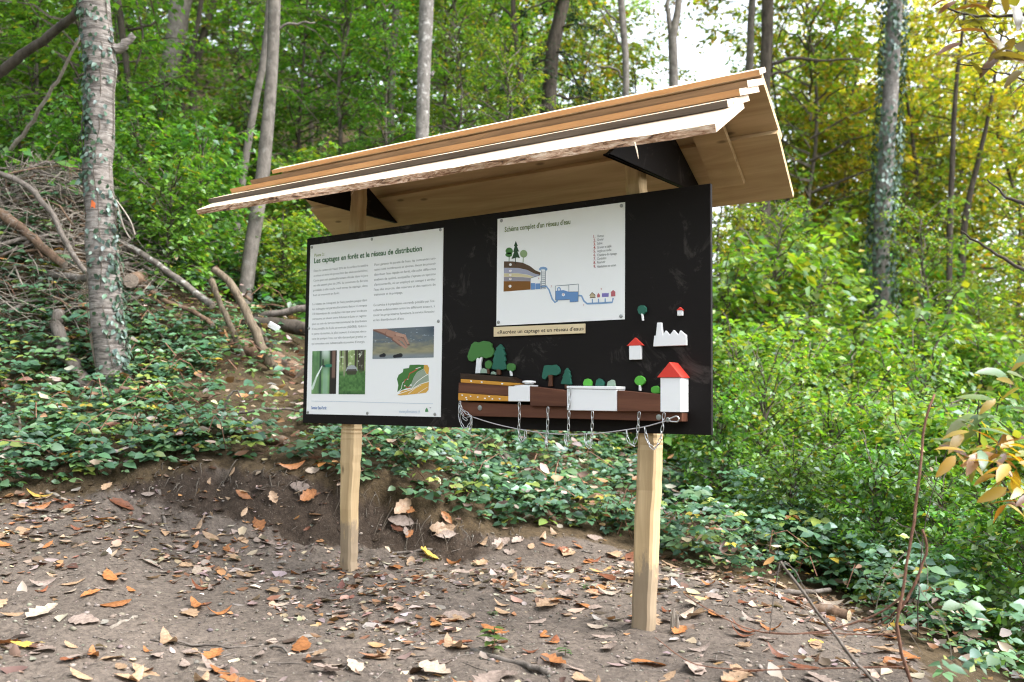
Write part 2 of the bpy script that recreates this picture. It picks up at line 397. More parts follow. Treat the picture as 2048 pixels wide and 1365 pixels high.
def post(rows, seed):
    # rows: (px, row, width in px) seen; an irregular hewn square timber
    r_ = np.random.default_rng(seed); sec = []
    for k, (px, py, w) in enumerate(rows):
        p = at_y(px, py, .066); dep = (p - CAM) @ ROT[2]; a = w / FPX * dep / 1.24 / 2
        ch = .42
        pts = [(-1, -1 + ch), (-1 + ch, -1), (1 - ch * .6, -1), (1, -1 + ch * .6), (1, 1 - ch), (1 - ch, 1), (-1 + ch, 1), (-1, 1 - ch)]
        sec.append([(p[0] + a * (x + r_.normal(0, .03)), min(.066 + a * .9 * y, .20) if y > 0 else max(.066 + a * .9 * y, .0225), p[2]) for x, y in pts])
    # densify between
    S = []
    for i in range(len(sec) - 1):
        for q in np.linspace(0, 1, 9)[:-1]:
            S.append((np.array(sec[i]) * (1 - q) + np.array(sec[i + 1]) * q) + np.r_[r_.normal(0, .0015, 2), 0])
    S.append(np.array(sec[-1])); n = 8; mbp = MB()
    Vp = np.concatenate(S); m = len(S)
    mbp.add(Vp, [(i * n + j, (i + 1) * n + j, (i + 1) * n + (j + 1) % n, i * n + (j + 1) % n) for i in range(m - 1) for j in range(n)] +
            [tuple(range(n)), tuple((m - 1) * n + j for j in range(n - 1, -1, -1))])
    return mbp
part('post', post([(696, 1210, 41), (698, 1140, 40), (699, 1000, 42), (703, 880, 48), (704, 850, 47), (712, 560, 40), (716, 430, 37), (719, 345, 36)], 1), M['post'], board)
part('post', post([(1283, 1330, 54), (1287, 1258, 53), (1294, 1060, 56), (1301, 900, 55), (1301, 860, 55), (1285, 500, 48), (1274, 380, 46), (1268, 315, 45)], 2), M['post'], board)

# roof: boards lie lapped on two slopes of 35 degrees
KS = .70; YR, ZR = .08, 1.50; cs = math.cos(math.atan(KS)); sn = math.sin(math.atan(KS))
def slope_pt(x, s, n, side=-1):          # s down the slope from the ridge, n up from the rafters
    return (x, YR + side * cs * s + side * sn * n, ZR - sn * s + cs * n)
def plank(name, mat, xa0, xa1, xb0, xb1, s0, s1, n0, n1, th, side=-1, live=0.0, seed=0, taper=0.0, edge=None):
    """s0 upper edge (xa0..xa1), s1 lower edge (xb0..xb1); n0,n1 = underside heights there"""
    r_ = np.random.default_rng(seed); N = 36; mbp = MB(); V = []
    for i in range(N + 1):
        q = i / N; xa = xa0 + (xa1 - xa0) * q; xb = xb0 + (xb1 - xb0) * q
        w = live * (fbm(q * 9 + seed, .5, seed, 3) - .45) * 2; w2 = live * (fbm(q * 13 + 3 + seed, .5, seed + 9, 3) - .45) * 2
        sl_ = s1 + taper * (1 - q)
        V += [slope_pt(xa, s0, n0, side), slope_pt(xb, sl_ + w * .6, n1, side), slope_pt(xb, sl_ + w2 * .6 - live * .35, n1 + th, side), slope_pt(xa, s0, n0 + th, side)]
    Fm = []
    for i in range(N):
        a, b = i * 4, i * 4 + 4
        for j in range(4): Fm.append((a + j, a + (j + 1) % 4, b + (j + 1) % 4, b + j))
    Fm += [(3, 2, 1, 0), (N * 4, N * 4 + 1, N * 4 + 2, N * 4 + 3)]
    if side < 0: Fm = [f[::-1] for f in Fm]
    mbp.add(V, [f[::-1] for f in Fm] if side < 0 else Fm)
    o = part(name, mbp, mat, board)
    if edge is not None:                    # the sawn or barked lower edge keeps its own colour
        o.data.materials.append(M[edge])
        for i in range(N): o.data.polygons[i * 4 + 1].material_index = 1
    # make sure the normals look outwards
    import bmesh
    bm = bmesh.new(); bm.from_mesh(o.data); bmesh.ops.recalc_face_normals(bm, faces=bm.faces); bm.to_mesh(o.data); bm.free()
    return o
t = NT('barked_edge'); v_ = t.coord((4, 18, 18)); M['barked'] = t.pbr(t.ramp(t.noise(v_, 2.2, 6, .7, 1.5), [(.36, (.07, .05, .04)), (.44, (.35, .19, .11)), (.55, (.62, .42, .29)), (.7, (.78, .64, .5))]), .85, .1, 0, t.bump(t.noise(v_, 3, 5), .7, .02))
# front slope, from the eave up
plank('roof_plank', M['pale_wood'], -.58, 2.685, -.55, 2.70, .28, .632, -.045, -.012, .030, live=.042, seed=3, taper=-.105, edge='barked')
plank('roof_plank', M['pale_wood'], -.60, 2.665, -.60, 2.662, .16, .378, -.055, .000, .027, live=.010, seed=4, edge='grey_wood')
plank('roof_plank', M['pale_wood'], -.51, 2.675, -.51, 2.675, .06, .268, -.055, .004, .027, live=.012, seed=5, edge='orange_wood')
plank('roof_plank', M['pale_wood'], -.42, 2.680, -.42, 2.680, -.005, .180, -.045, .007, .027, live=.014, seed=6, edge='brown_wood')
plank('roof_plank', M['pale_wood'], -.35, 2.690, -.35, 2.690, -.022, .052, .000, .013, .022, live=.008, seed=7, edge='orange_wood')
# rear slope: two wide boards and a short batten under them
plank('roof_plank', M['soffit'], -.34, 2.672, -.33, 2.650, .012, .360, .001, .003, .024, side=1, live=.012, seed=8)
plank('roof_plank', M['soffit'], -.33, 2.655, -.33, 2.610, .30, .685, -.0235, -.022, .024, side=1, live=.010, seed=9)
o = plank('batten', M['soffit'], 2.292, 2.448, 2.275, 2.425, .16, .545, -.048, -.048, .0238, side=1, live=0, seed=10)
for xg, nm in ((.262, 'l'), (2.176, 'r')):
    pf, pr_ = ((612, 397), (787, 444)) if nm == 'l' else ((1200, 299), (1368, 374)); xe = xg + (.024 if nm == 'r' else 0)
    A, B_ = at_x(*pf, xe), at_x(*pr_, xe); sl_ = (B_[2] - A[2]) / (B_[1] - A[1]); KZ = ZR - .036
    # the bottom edge meets both slopes
    yf = (KZ - KS * YR - A[2] + sl_ * A[1]) / (sl_ - KS); yf = (A[2] - sl_ * A[1] - KZ + KS * YR) / (KS - sl_); yb = (A[2] - sl_ * A[1] - KZ - KS * YR) / (-KS - sl_)
    KF = .042     # the front boards lie deeper on the gusset than the rear ones
    poly = [(xg, YR - .02, KZ - KF), (xg, YR, KZ - .014), (xg, yb, KZ - KS * (yb - YR)), (xg, yb - .02, A[2] + sl_ * (yb - .02 - A[1])), (xg, yf + .02, A[2] + sl_ * (yf + .02 - A[1])), (xg, yf + .02, KZ - KF - KS * (YR - yf - .02) + .02)]
    mbg = MB(); P_ = np.array(poly); off = np.array([.024 if nm == 'r' else -.024, 0, 0]); n = len(poly)
    mbg.add(list(P_) + list(P_ + off), [tuple(range(n)), tuple(range(2 * n - 1, n - 1, -1))] + [(i, (i + 1) % n, (i + 1) % n + n, i + n) for i in range(n)])
    part('gusset', mbg, M['black'], board)
# torn wood fibres hanging off the eave board
for a, b in (((712, 372), (703, 391)), ((1269, 290), (1277, 318))):
    p0 = np.array(at_plane(*a, (0, -KS, 1), ZR - KS * YR - .003)) + np.array([0, 0, .01]); p1 = p0 + (np.array(at_y(*b, p0[1])) - p0)
    part('splinter', MB().tube([p0, (p0 + p1) / 2 + (.002, 0, 0), p1], [.0035, .003, .0012], 4), M['pale_wood'], board)

# ---- printed panels
def bp(px, py, y=0.0): return at_y(px, py, y)
def panel4(c, y):      # corners TL TR BR BL in photo pixels -> averaged rectangle on the board
    P = [bp(*q, y) for q in c]
    return (P[0][0] + P[3][0]) / 2, (P[1][0] + P[2][0]) / 2, (P[2][2] + P[3][2]) / 2, (P[0][2] + P[1][2]) / 2
LX0, LX1, LZ0, LZ1 = panel4([(621, 492), (886, 455), (882, 835), (613, 828)], -.003)
SX0, SX1, SZ0, SZ1 = panel4([(997, 437), (1250, 406), (1249, 640), (991, 651)], -.003)
poster_l = part('text_panel', MB().box((LX0, -.0035, LZ0), (LX1, -.0005, LZ1)), M['white_panel'], board, label='large white panel with text, photos and map')
poster_s = part('diagram_panel', MB().box((SX0, -.0035, SZ0), (SX1, -.0005, SZ1)), M['white_panel'], board, label='white panel with the water network diagram')
def screw(px, py, parent, y=-.0035, r=.0085):
    c = bp(px, py, y); mbs = MB(); n = 10
    ring = lambda rr, yy: [(c[0] + rr * math.cos(k * 2 * math.pi / n), yy, c[2] + rr * math.sin(k * 2 * math.pi / n)) for k in range(n)]
    Vv = ring(r, y - .0003) + ring(r * .95, y - .003) + ring(r * .45, y - .0045)
    Ff = [(i, (i + 1) % n, n + (i + 1) % n, n + i) for i in range(n)] + [(n + i, n + (i + 1) % n, 2 * n + (i + 1) % n, 2 * n + i) for i in range(n)] + [tuple(2 * n + i for i in range(n))]
    mbs.add(Vv, Ff); return part('screw', mbs, M['dull_steel'], parent)
for q in [(624, 495), (744, 479), (881, 460), (618, 657), (877, 643), (616, 825), (735, 827), (870, 829)]: screw(*q, poster_l)
for q in [(1003, 442), (1243, 412), (997, 645), (1242, 633)]: screw(*q, poster_s)

YT = -.0045
def text_mesh(name, items, mat, parent, label=None):
    """items: (string, x, z baseline, size, width or None, weight)"""
    Vs, Fs, o = [], [], 0
    dg = None
    for s, x, z, size, width, wgt in items:
        cu = bpy.data.curves.new('lettering', 'FONT'); cu.body = s; cu.size = size; cu.offset = wgt * size; cu.resolution_u = 2
        ob = bpy.data.objects.new('lettering', cu); COL.objects.link(ob)
        dg = bpy.context.evaluated_depsgraph_get(); me = bpy.data.meshes.new_from_object(ob.evaluated_get(dg))
        vv = np.array([p.co for p in me.vertices]) if len(me.vertices) else np.zeros((0, 3))
        ff = [tuple(p.vertices) for p in me.polygons]
        bpy.data.objects.remove(ob); bpy.data.curves.remove(cu); bpy.data.meshes.remove(me)
        if not len(vv): continue
        k = (width / (vv[:, 0].max() - vv[:, 0].min())) if width else 1.0
        x0 = vv[:, 0].min()
        Vs += [(x + (p[0] - x0) * k, YT, z + p[1]) for p in vv]; Fs += [tuple(i + o for i in f) for f in ff]; o += len(vv)
    mbt = MB(); mbt.v = Vs; mbt.f = Fs
    return part(name, mbt, mat, parent, label=label)
def line_items(lines, pl, pr, size, wgt, last_natural=True):
    """pl, pr: (px,py) of the left/right end of first and last baseline"""
    out = []; n = len(lines)
    a0, a1 = bp(*pl[0], YT), bp(*pl[1], YT); x1 = bp(*pr, YT)[0]
    for i, s in enumerate(lines):
        q = i / max(n - 1, 1); x = a0[0]; z = a0[2] + (a1[2] - a0[2]) * q
        full = x1 - x
        out.append((s, x, z, size, full if not s.startswith('~') else full * len(s[1:]) / 52.0, wgt))
    return [(s.lstrip('~'), *r) for s, *r in out]
col1a = ["Dans le canton de Vaud, 23% de la surface forestière", "se situe en zone de protection des eaux souterraines.", "Cette part est particulièrement élevée dans le Jura",
         "où elle atteint plus de 30%. La commune de Bursins", "possède, à elle seule, neuf zones de captage, dont", "~huit se trouvent en forêt."]
col1b = ["Le réseau de transport de l'eau potable jusque dans", "les ménages est particulièrement dense: il compte", "170 kilomètres de conduites rien que pour les douze",
         "communes se situant entre Allaman et Luins et regrou-", "pées au sein du Service intercommunal de distribution", "d'eau potable de Rolle et environs (SIDERE). Grâce à",
         "la pente du terrain, le plus souvent, il n'est pas néces-", "saire de pomper l'eau, car elle descend par gravité, ce", "~qui constitue une substantielle économie d'énergie."]
col2a = ["Pour garantir la pureté de l'eau, les contraintes sani-", "taires sont nombreuses et sévères. Avant de pouvoir", "distribuer l'eau captée en forêt, elle subit différentes",
         "analyses de qualité, auxquelles s'ajoute un système", "d'autocontrôle, où un employé est occupé à vérifier", "l'eau des sources, des réserves et des stations de", "~traitement et de pompage."]
col2b = ["Ce service à la population est rendu possible par l'ex-", "cellente collaboration entre les différents acteurs, à", "savoir les propriétaires forestiers, le service forestier", "~et les distributeurs d'eau."]
bs = .0178
items = line_items(col1a, [(627.5, 544.5), (626, 593)], (736, 533), bs, -.004) + line_items(col1b, [(625, 611), (623.5, 690)], (734, 601), bs, -.004) + \
        line_items(col2a, [(749, 532), (748, 592)], (872, 516), bs, -.004) + line_items(col2b, [(747, 613), (746.5, 643)], (870, 599), bs, -.004)
text_mesh('body_lettering', items, M['ink_grey'], poster_l)
a = bp(628, 527.5, YT); b = bp(844, 500, YT)
text_mesh('title_lettering', [("Les captages en forêt et le réseau de distribution", a[0], (a[2] + b[2]) / 2 - .002, .041, b[0] - a[0], .022)], M['ink_green'], poster_l)
a = bp(629, 514.5, YT); b = bp(650, 511, YT)
text_mesh('post_number_lettering', [("Poste 2 :", a[0], (a[2] + b[2]) / 2, .024, b[0] - a[0], .006)], M['ink_lime'], poster_l)
a = bp(622.5, 818.5, YT); b = bp(653, 819.5, YT); c_ = bp(798, 826.5, YT); d_ = bp(840, 827, YT)
text_mesh('footer_lettering', [("Sentier Eau-Forêt", a[0], (a[2] + b[2]) / 2, .024, b[0] - a[0], .02)], M['ink_blue'], poster_l)
text_mesh('web_address_lettering', [("www.pffretaines.ch", c_[0], (c_[2] + d_[2]) / 2, .026, d_[0] - c_[0], .0)], M['ink_pale_blue'], poster_l)
def poly_sheet(pts, y=YT): return [tuple(np.r_[bp(*q, y)[0], y, bp(*q, y)[2]]) for q in pts]
def face_front(P):
    ar = sum(P[i][0] * P[(i + 1) % len(P)][2] - P[(i + 1) % len(P)][0] * P[i][2] for i in range(len(P))); return P if ar > 0 else P[::-1]
def sheets(polys, y=YT):
    m_ = MB()
    for p in polys: m_.sheet(face_front(poly_sheet(p, y)))
    return m_
def stroke(pts, w, y=YT):      # flat printed line of width w metres
    P = np.array([bp(*q, y) for q in pts])[:, [0, 2]]; T = np.gradient(P, axis=0); T /= np.linalg.norm(T, axis=1)[:, None]; N = np.c_[-T[:, 1], T[:, 0]] * w / 2
    m_ = MB(); n = len(P); V_ = [(p[0], y, p[1]) for p in P + N] + [(p[0], y, p[1]) for p in P - N]
    return m_.add(V_, [(i, n + i, n + i + 1, i + 1) for i in range(n - 1)])
part('rule', stroke([(622, 802.5), (700, 804), (780, 806), (866, 808)], .0018), M['ink_pale_blue'], poster_l)

def photo(name, tl, tr, br, bl, fn, nx, ny, parent):
    x0, x1, z0, z1 = panel4([tl, tr, br, bl], YT)
    u = (np.arange(nx) + .5) / nx; w = (np.arange(ny) + .5) / ny; Ug, Wg = np.meshgrid(u, w)
    rgb = np.clip(fn(Ug, Wg), 0, 1)
    gx = x0 + (x1 - x0) * np.arange(nx + 1) / nx; gz = z1 - (z1 - z0) * np.arange(ny + 1) / ny
    q = [(0, 0), (0, 1), (1, 1), (1, 0)]
    Vv = np.zeros((ny, nx, 4, 3)); Vv[..., 1] = YT
    for k, (jx, jy) in enumerate(q): Vv[..., k, 0] = gx[None, jx:nx + jx]; Vv[..., k, 2] = gz[jy:ny + jy, None]
    Fv = np.arange(nx * ny * 4).reshape(-1, 4)
    Vv = Vv.reshape(-1, 3) - ORG[parent.name]
    me = big_mesh(name, Vv, Fv, M['print'], np.repeat(rgb.reshape(-1, 3), 4, 0))
    return part(name, me, M['print'], parent)
def blend(base, mask, c): return base * (1 - mask[..., None]) + np.array(c) * mask[..., None]
def sm(x, a, b): q = np.clip((x - a) / (b - a), 0, 1); return q * q * (3 - 2 * q)
def seg(u, w, a, b, r0, r1, asp):
    ax, ay = a[0] * asp, a[1]; bx, by = b[0] * asp, b[1]; x = u * asp - ax; y = w - ay; dx, dy = bx - ax, by - ay
    q = np.clip((x * dx + y * dy) / (dx * dx + dy * dy), 0, 1); d = np.hypot(x - q * dx, y - q * dy)
    return 1 - sm(d, (r0 + (r1 - r0) * q) * .8, (r0 + (r1 - r0) * q) * 1.1), q
def p_hand(u, w):
    n = fbm(u * 9, w * 14, 1, 4); n2 = fbm(u * 22, w * 40, 8, 3)
    c = np.stack([.20 + .14 * n, .19 + .13 * n, .11 + .10 * n], -1)
    c = blend(c, sm(w + n * .5, 1.05, .5) * .75, (.07, .11, .17)); c = blend(c, sm(w, .78, .95) * .6, (.16, .22, .32))
    c = blend(c, sm(n2, .62, .72) * sm(w, .7, .3) * .7, (.45, .55, .65)); c = blend(c, sm(u, .75, 1.) * sm(w, .4, .1) * .6, (.03, .05, .08))
    sk = (.36, .20, .145); dk = (.17, .08, .06)
    for a, b, r0, r1, k in (((.04, -.04), (.30, .20), .115, .10, dk), ((.05, -.06), (.30, .16), .09, .085, sk), ((.27, .17), (.43, .30), .12, .13, dk), ((.27, .15), (.43, .27), .10, .11, sk),
                            ((.40, .24), (.53, .30), .065, .055, dk), ((.53, .30), (.60, .56), .05, .032, dk), ((.41, .21), (.53, .27), .055, .05, (.44, .27, .20)), ((.53, .27), (.59, .52), .042, .028, (.42, .24, .18)),
                            ((.40, .30), (.50, .40), .055, .045, sk), ((.50, .40), (.575, .63), .04, .026, sk), ((.35, .36), (.47, .56), .062, .045, dk), ((.36, .34), (.47, .53), .05, .036, sk), ((.47, .53), (.555, .67), .034, .024, (.40, .22, .17))):
        m_, q = seg(u, w, a, b, r0, r1, 1.85); c = blend(c, m_, k)
    for a, b in (((.14, .9), (.19, .88)), ((.37, .93), (.47, .9))): m_, q = seg(u, w, a, b, .05, .07, 1.85); c = blend(c, m_, (.01, .01, .015))
    return c
def p_tap(u, w):
    n = fbm(u * 3, w * 5, 4, 3); st = fbm(u * 9, w * 1.2, 12, 3)
    c = np.stack([.06 + .22 * n, .16 + .34 * n, .08 + .12 * n], -1) * (0.35 + 1.1 * st)[..., None]
    c = blend(c, sm(u, .42, .5) * sm(u, .72, .6) * sm(w, .3, .5) * .5, (.36, .55, .42)); c = blend(c, sm(w, .3, .0) * sm(u, .3, .5) * sm(u, .8, .6) * .7, (.75, .85, .8))
    c = blend(c, sm(u, .28, .34) * sm(u, .42, .36) * .85, (.012, .04, .03))
    c = blend(c, sm(u, .70, .76) * 1.0, (.02, .016, .014)); c = blend(c, sm(u, .80, .84) * sm(u, .97, .93) * sm(w, .66, .6) * .8, (.22, .13, .10))
    m_, _ = seg(u, w, (.42, .35), (.6, .36), .02, .03, .56); c = blend(c, m_, (.03, .05, .05)); m_, _ = seg(u, w, (.6, .35), (.75, .35), .035, .04, .56); c = blend(c, m_, (.03, .2, .12))
    m_, _ = seg(u, w, (.45, .2), (.45, .34), .01, .012, .56); c = blend(c, m_, (.02, .02, .02))
    m_, _ = seg(u, w, (.41, .36), (.2, .6), .012, .02, .56); c = blend(c, m_, (.8, .88, .85)); m_, _ = seg(u, w, (.2, .6), (.03, .88), .02, .03, .56); c = blend(c, m_ * .8, (.7, .8, .75))
    return c
def p_dome(u, w):
    n = fbm(u * 14, w * 20, 4, 3); st = vnoise(u * 13, w * .7, 19)
    c = np.stack([.16 + .3 * n, .24 + .34 * n, .09 + .15 * n], -1); c = blend(c, sm(st, .55, .7) * sm(w, .6, .45), (.05, .045, .03)); c = blend(c, sm(n, .55, .68) * sm(w, .45, .2) * .7, (.8, .85, .7))
    g = np.stack([.02 + .12 * n, .07 + .24 * n, .02 + .07 * n], -1); k = sm(w + .12 * (n - .5), .42, .52)[..., None]; c = c * (1 - k) + g * k
    m_ = (np.hypot((u - .48) / .22, (w - .47) / .13) < 1) & (w < .47); c = blend(c, m_ * 1.0, (.35, .38, .40)); m2 = (np.hypot((u - .48) / .2, (w - .49) / .1) < 1) & (w >= .43) & (w < .55); c = blend(c, m2 * .9, (.05, .04, .03))
    c = blend(c, sm(u, .25, .21) * sm(u, .15, .19) * .8 * sm(w, .62, .55), (.3, .28, .2)); c = blend(c, sm(w, .9, 1.) * .5, (.02, .05, .03))
    return c
photo('hand_photo', (746, 659), (868.5, 653), (867, 716), (745, 718), p_hand, 92, 48, poster_l)
photo('tap_photo', (624.5, 702.5), (673.5, 701.5), (672, 788.5), (623, 788), p_tap, 40, 70, poster_l)
photo('dome_photo', (679, 701.5), (732, 700), (729.5, 789.5), (677, 788.5), p_dome, 44, 72, poster_l)

def w2(X, Y): return (610 + X / 7.314, 690 + Y / 7.314)       # zoomed study of the map -> photo pixels
map_ = part('map_print', sheets([[w2(*q) for q in [(1350, 690), (1365, 590), (1345, 500), (1370, 440), (1430, 400), (1440, 350), (1520, 340), (1530, 295), (1660, 290), (1740, 295), (1735, 350), (1640, 400), (1590, 480), (1560, 560), (1500, 630), (1420, 660)]]]), flat('map_forest_green', (.055, .17, .04)), poster_l)
part('map_print', sheets([[w2(*q) for q in [(1740, 295), (1790, 295), (1815, 340), (1805, 430), (1780, 430), (1738, 352)]], [w2(*q) for q in [(1350, 735), (1420, 670), (1560, 645), (1680, 580), (1812, 545), (1805, 660), (1770, 700), (1600, 720), (1400, 742)]]]), flat('map_ochre', (.62, .36, .07)), poster_l)
part('map_print', sheets([[w2(*q) for q in [(1592, 482), (1642, 402), (1736, 354), (1778, 432), (1806, 434), (1812, 540), (1680, 576), (1562, 640), (1505, 632), (1562, 562)]]]), flat('map_grey_green', (.28, .34, .26)), poster_l)
YT2 = YT - .0006
def stroke2(pts, w): return stroke(pts, w, YT2)
mm = MB()
for pts, w in (([(1450, 560), (1460, 520), (1510, 490), (1530, 420), (1590, 390), (1650, 350)], .006), ([(1460, 600), (1500, 630), (1540, 610)], .005)):
    q = stroke2([w2(*p) for p in pts], w); mm.add(q.v, q.f)
part('map_print', mm, flat('map_red', (.42, .10, .05)), poster_l)
mm = MB()
for pts, w in (([(1360, 690), (1410, 640), (1425, 560), (1460, 530)], .003), ([(1350, 725), (1560, 655), (1680, 580), (1810, 535)], .003), ([(1560, 640), (1640, 540), (1720, 480), (1800, 430)], .003), ([(1620, 350), (1690, 330)], .003), ([(1510, 720), (1620, 630), (1700, 590)], .0022), ([(1650, 710), (1790, 620)], .002)):
    q = stroke2([w2(*p) for p in pts], w); mm.add(q.v, q.f)
for cx0, cy0 in ((1500, 500), (1460, 600), (1550, 590)): mm.sheet(face_front(poly_sheet([w2(cx0 + 12 * math.cos(k), cy0 + 12 * math.sin(k)) for k in np.linspace(0, 6.28, 9)[:-1]], YT2)))
part('map_print', mm, flat('map_white', (.85, .88, .85)), poster_l)
def w1(X, Y): return (790 + X / 22.76, 810 + Y / 22.76)
part('tree_logo', sheets([[w1(*q) for q in [(1445, 125), (1490, 200), (1525, 310), (1460, 325), (1365, 320), (1385, 210)]]]), flat('logo_green', (.08, .26, .10)), poster_l)
part('arrow_mark', sheets([[w1(*q) for q in [(1560, 115), (1655, 115), (1610, 170)]]]), flat('logo_grey', (.4, .4, .45)), poster_l)

# ---- the diagram
def s8(X, Y): return (990 + X / 5.459, 410 + Y / 5.459)
def S8(*pts): return [s8(*p) for p in pts]
a = bp(*s8(105, 293), YT); b = bp(*s8(822, 213), YT)
text_mesh('title_lettering', [("Schéma complet d'un réseau d'eau", a[0], (a[2] + b[2]) / 2, .034, b[0] - a[0], .018)], M['ink_olive'], poster_s)
names = ["Humus", "Gravier", "Sable", "Gravier et sable", "Argile ou roche", "Chambre de captage", "Conduites", "Réservoir", "Habitations et usines"]
rows = [358, 398, 440, 478, 518, 560, 604, 645, 686]; ends = [1186, 1188, 1172, 1272, 1270, 1328, 1216, 1204, 1322]
it, itn = [], []
for i, (s, r, e) in enumerate(zip(names, rows, ends)):
    a = bp(*s8(1116, r), YT); b = bp(*s8(e, r - 14), YT); it.append((s, a[0], (a[2] + b[2]) / 2, .0165, b[0] - a[0], .004))
    a = bp(*s8(1075, r + 4), YT); itn.append((f"{i + 1}.", a[0], a[2], .019, None, .02))
text_mesh('legend_lettering', it, M['ink_grey'], poster_s); text_mesh('legend_number_lettering', itn, M['ink_red'], poster_s)
def ell(cx0, cy0, rx, ry, n=16): return S8(*[(cx0 + rx * math.cos(k), cy0 + ry * math.sin(k)) for k in np.linspace(0, 2 * math.pi, n, endpoint=False)])
def dia(polys, name, colr_, rough=.45, strokes=(), y=YT):
    m_ = sheets(polys, y)
    for pts, w in strokes: q = stroke(S8(*pts), w, y); m_.add(q.v, q.f)
    return part('diagram_print', m_, flat(name, colr_), poster_s)
dia([S8((98, 618), (190, 618), (300, 632), (380, 668), (440, 715), (497, 740), (495, 768), (430, 752), (350, 712), (250, 690), (96, 688))], 'print_humus_brown', (.085, .045, .02))
dia([S8((97, 690), (250, 692), (350, 714), (430, 754), (493, 768), (430, 788), (350, 762), (250, 748), (97, 748))], 'print_gravel_lilac', (.34, .35, .45))
dia([S8((97, 750), (250, 750), (350, 765), (425, 786), (390, 798), (300, 788), (97, 786))], 'print_sand', (.60, .53, .33))
dia([S8((96, 788), (300, 790), (392, 800), (388, 832), (96, 832))], 'print_grey_gravel', (.27, .25, .29))
dia([S8((95, 834), (388, 834), (388, 925), (93, 948))], 'print_clay_brown', (.19, .075, .008))
dia([ell(155, 505, 40, 38), ell(150, 545, 38, 25)], 'print_tree_green', (.05, .17, .03), strokes=(((155, 560), (153, 618)), .004) and [(((155, 560), (153, 618)), .004)])
dia([S8((227, 395), (250, 450), (238, 450), (262, 510), (245, 510), (272, 582), (240, 575), (180, 592), (210, 515), (198, 515), (216, 452), (205, 452))], 'print_fir_green', (.012, .05, .012), strokes=[(((224, 580), (223, 650)), .004)])
dia([ell(313, 535, 40, 42)], 'print_pale_tree', (.25, .35, .17), strokes=[(((309, 575), (306, 632)), .004)])
dia([S8((392, 855), (437, 855), (437, 925), (392, 927)), S8((441, 860), (494, 858), (494, 920), (441, 923)), S8((662, 940), (748, 932), (806, 950), (908, 950), (905, 1055), (818, 1060), (816, 1032), (662, 1040))], 'print_water_blue', (.13, .26, .50))
dia([], 'print_pipe_blue', (.20, .34, .55), strokes=[(((498, 895), (560, 890), (590, 930), (625, 1030), (655, 1066), (685, 1045)), .008), (((912, 990), (945, 995), (970, 1050), (1005, 1080), (1140, 1075), (1280, 1065), (1290, 1018)), .008),
    (((1063, 1075), (1063, 1030)), .006), (((1130, 1072), (1130, 1026)), .006), (((1203, 1068), (1203, 1022)), .006), (((682, 940), (685, 910), (700, 903), (712, 915), (714, 935)), .006), (((485, 712), (500, 695), (525, 690), (552, 695), (567, 712)), .012)])
dia([], 'print_outline', (.10, .14, .2), strokes=[(((660, 1040), (660, 886), (785, 876), (911, 865), (908, 1058), (816, 1062), (815, 1034), (660, 1042)), .0025), (((806, 876), (806, 952)), .0025), (((806, 952), (908, 950)), .0025), (((508, 715), (506, 918)), .0022), (((550, 712), (549, 916)), .0022), (((493, 920), (550, 916)), .002)] +
    [(((510, y0), (548, y0 - 1)), .002) for y0 in range(735, 910, 21)] + [(((392, 800), (495, 768)), .002), (((495, 835), (494, 920)), .002)], y=YT2)
dia([ell(168, 653, 15, 15), ell(168, 721, 14, 14), ell(166, 767, 14, 13), ell(167, 810, 14, 14), ell(164, 889, 16, 16), ell(746, 982, 17, 17)], 'print_white_disc', (.85, .87, .87), y=YT2)
a_ = [(155, 653, "1"), (155, 721, "2"), (153, 767, "3"), (154, 810, "4"), (151, 889, "5"), (733, 982, "8"), (466, 806, "6"), (603, 897, "7"), (1148, 925, "9"), (955, 1100, "7")]
itn = []
for x, y, s in a_:
    p = bp(*s8(x + 7, y + 8), YT); itn.append((s, p[0], p[2], .014, None, .0))
YT_ = YT; YT = YT2 - .0005; text_mesh('diagram_number_lettering', itn, M['ink_red'], poster_s); YT = YT_
dia([S8((1035, 990), (1060, 958), (1092, 985), (1095, 1012), (1038, 1016))], 'print_cream_house', (.5, .42, .27)); dia([], 'print_house_line', (.12, .07, .04), strokes=[(((1033, 992), (1060, 957), (1096, 990)), .003), (((1035, 1016), (1098, 1011)), .003)], y=YT2)
dia([S8((1114, 985), (1130, 962), (1146, 985), (1144, 1010), (1116, 1012)), S8((1262, 955), (1290, 930), (1318, 955), (1312, 958), (1314, 998), (1267, 1002), (1267, 958))], 'print_rose_house', (.45, .12, .14))
dia([S8((1167, 968), (1180, 962), (1181, 968), (1195, 962), (1196, 968), (1210, 962), (1211, 968), (1225, 961), (1226, 967), (1242, 960), (1240, 1004), (1166, 1008))], 'print_factory_violet', (.2, .17, .45))

# ---- wooden strip with engraved sentence
P = [bp(*q, -.001) for q in [(990, 655), (1171, 648), (1171, 667), (990, 674)]]
sx0, sx1 = P[0][0], P[1][0]; zt0, zt1, zb0, zb1 = P[0][2], P[1][2], P[3][2], P[2][2]
strip = part('label_strip', MB().prism([(sx0, -.011, zb0), (sx1, -.011, zb1), (sx1, -.011, zt1), (sx0, -.011, zt0)], (0, .0105, 0)), M['label_wood'], board, label='narrow pale wooden strip with an engraved sentence')
YT_ = YT; YT = -.0115
a = bp(994.5, 667.5, YT); b = bp(1167.5, 662, YT)
text_mesh('engraved_lettering', [("«Recréez un captage et un réseau d'eau»", a[0], (a[2] + b[2]) / 2, .0245, b[0] - a[0], .012)], M['ink_black'], strip)
YT = YT_

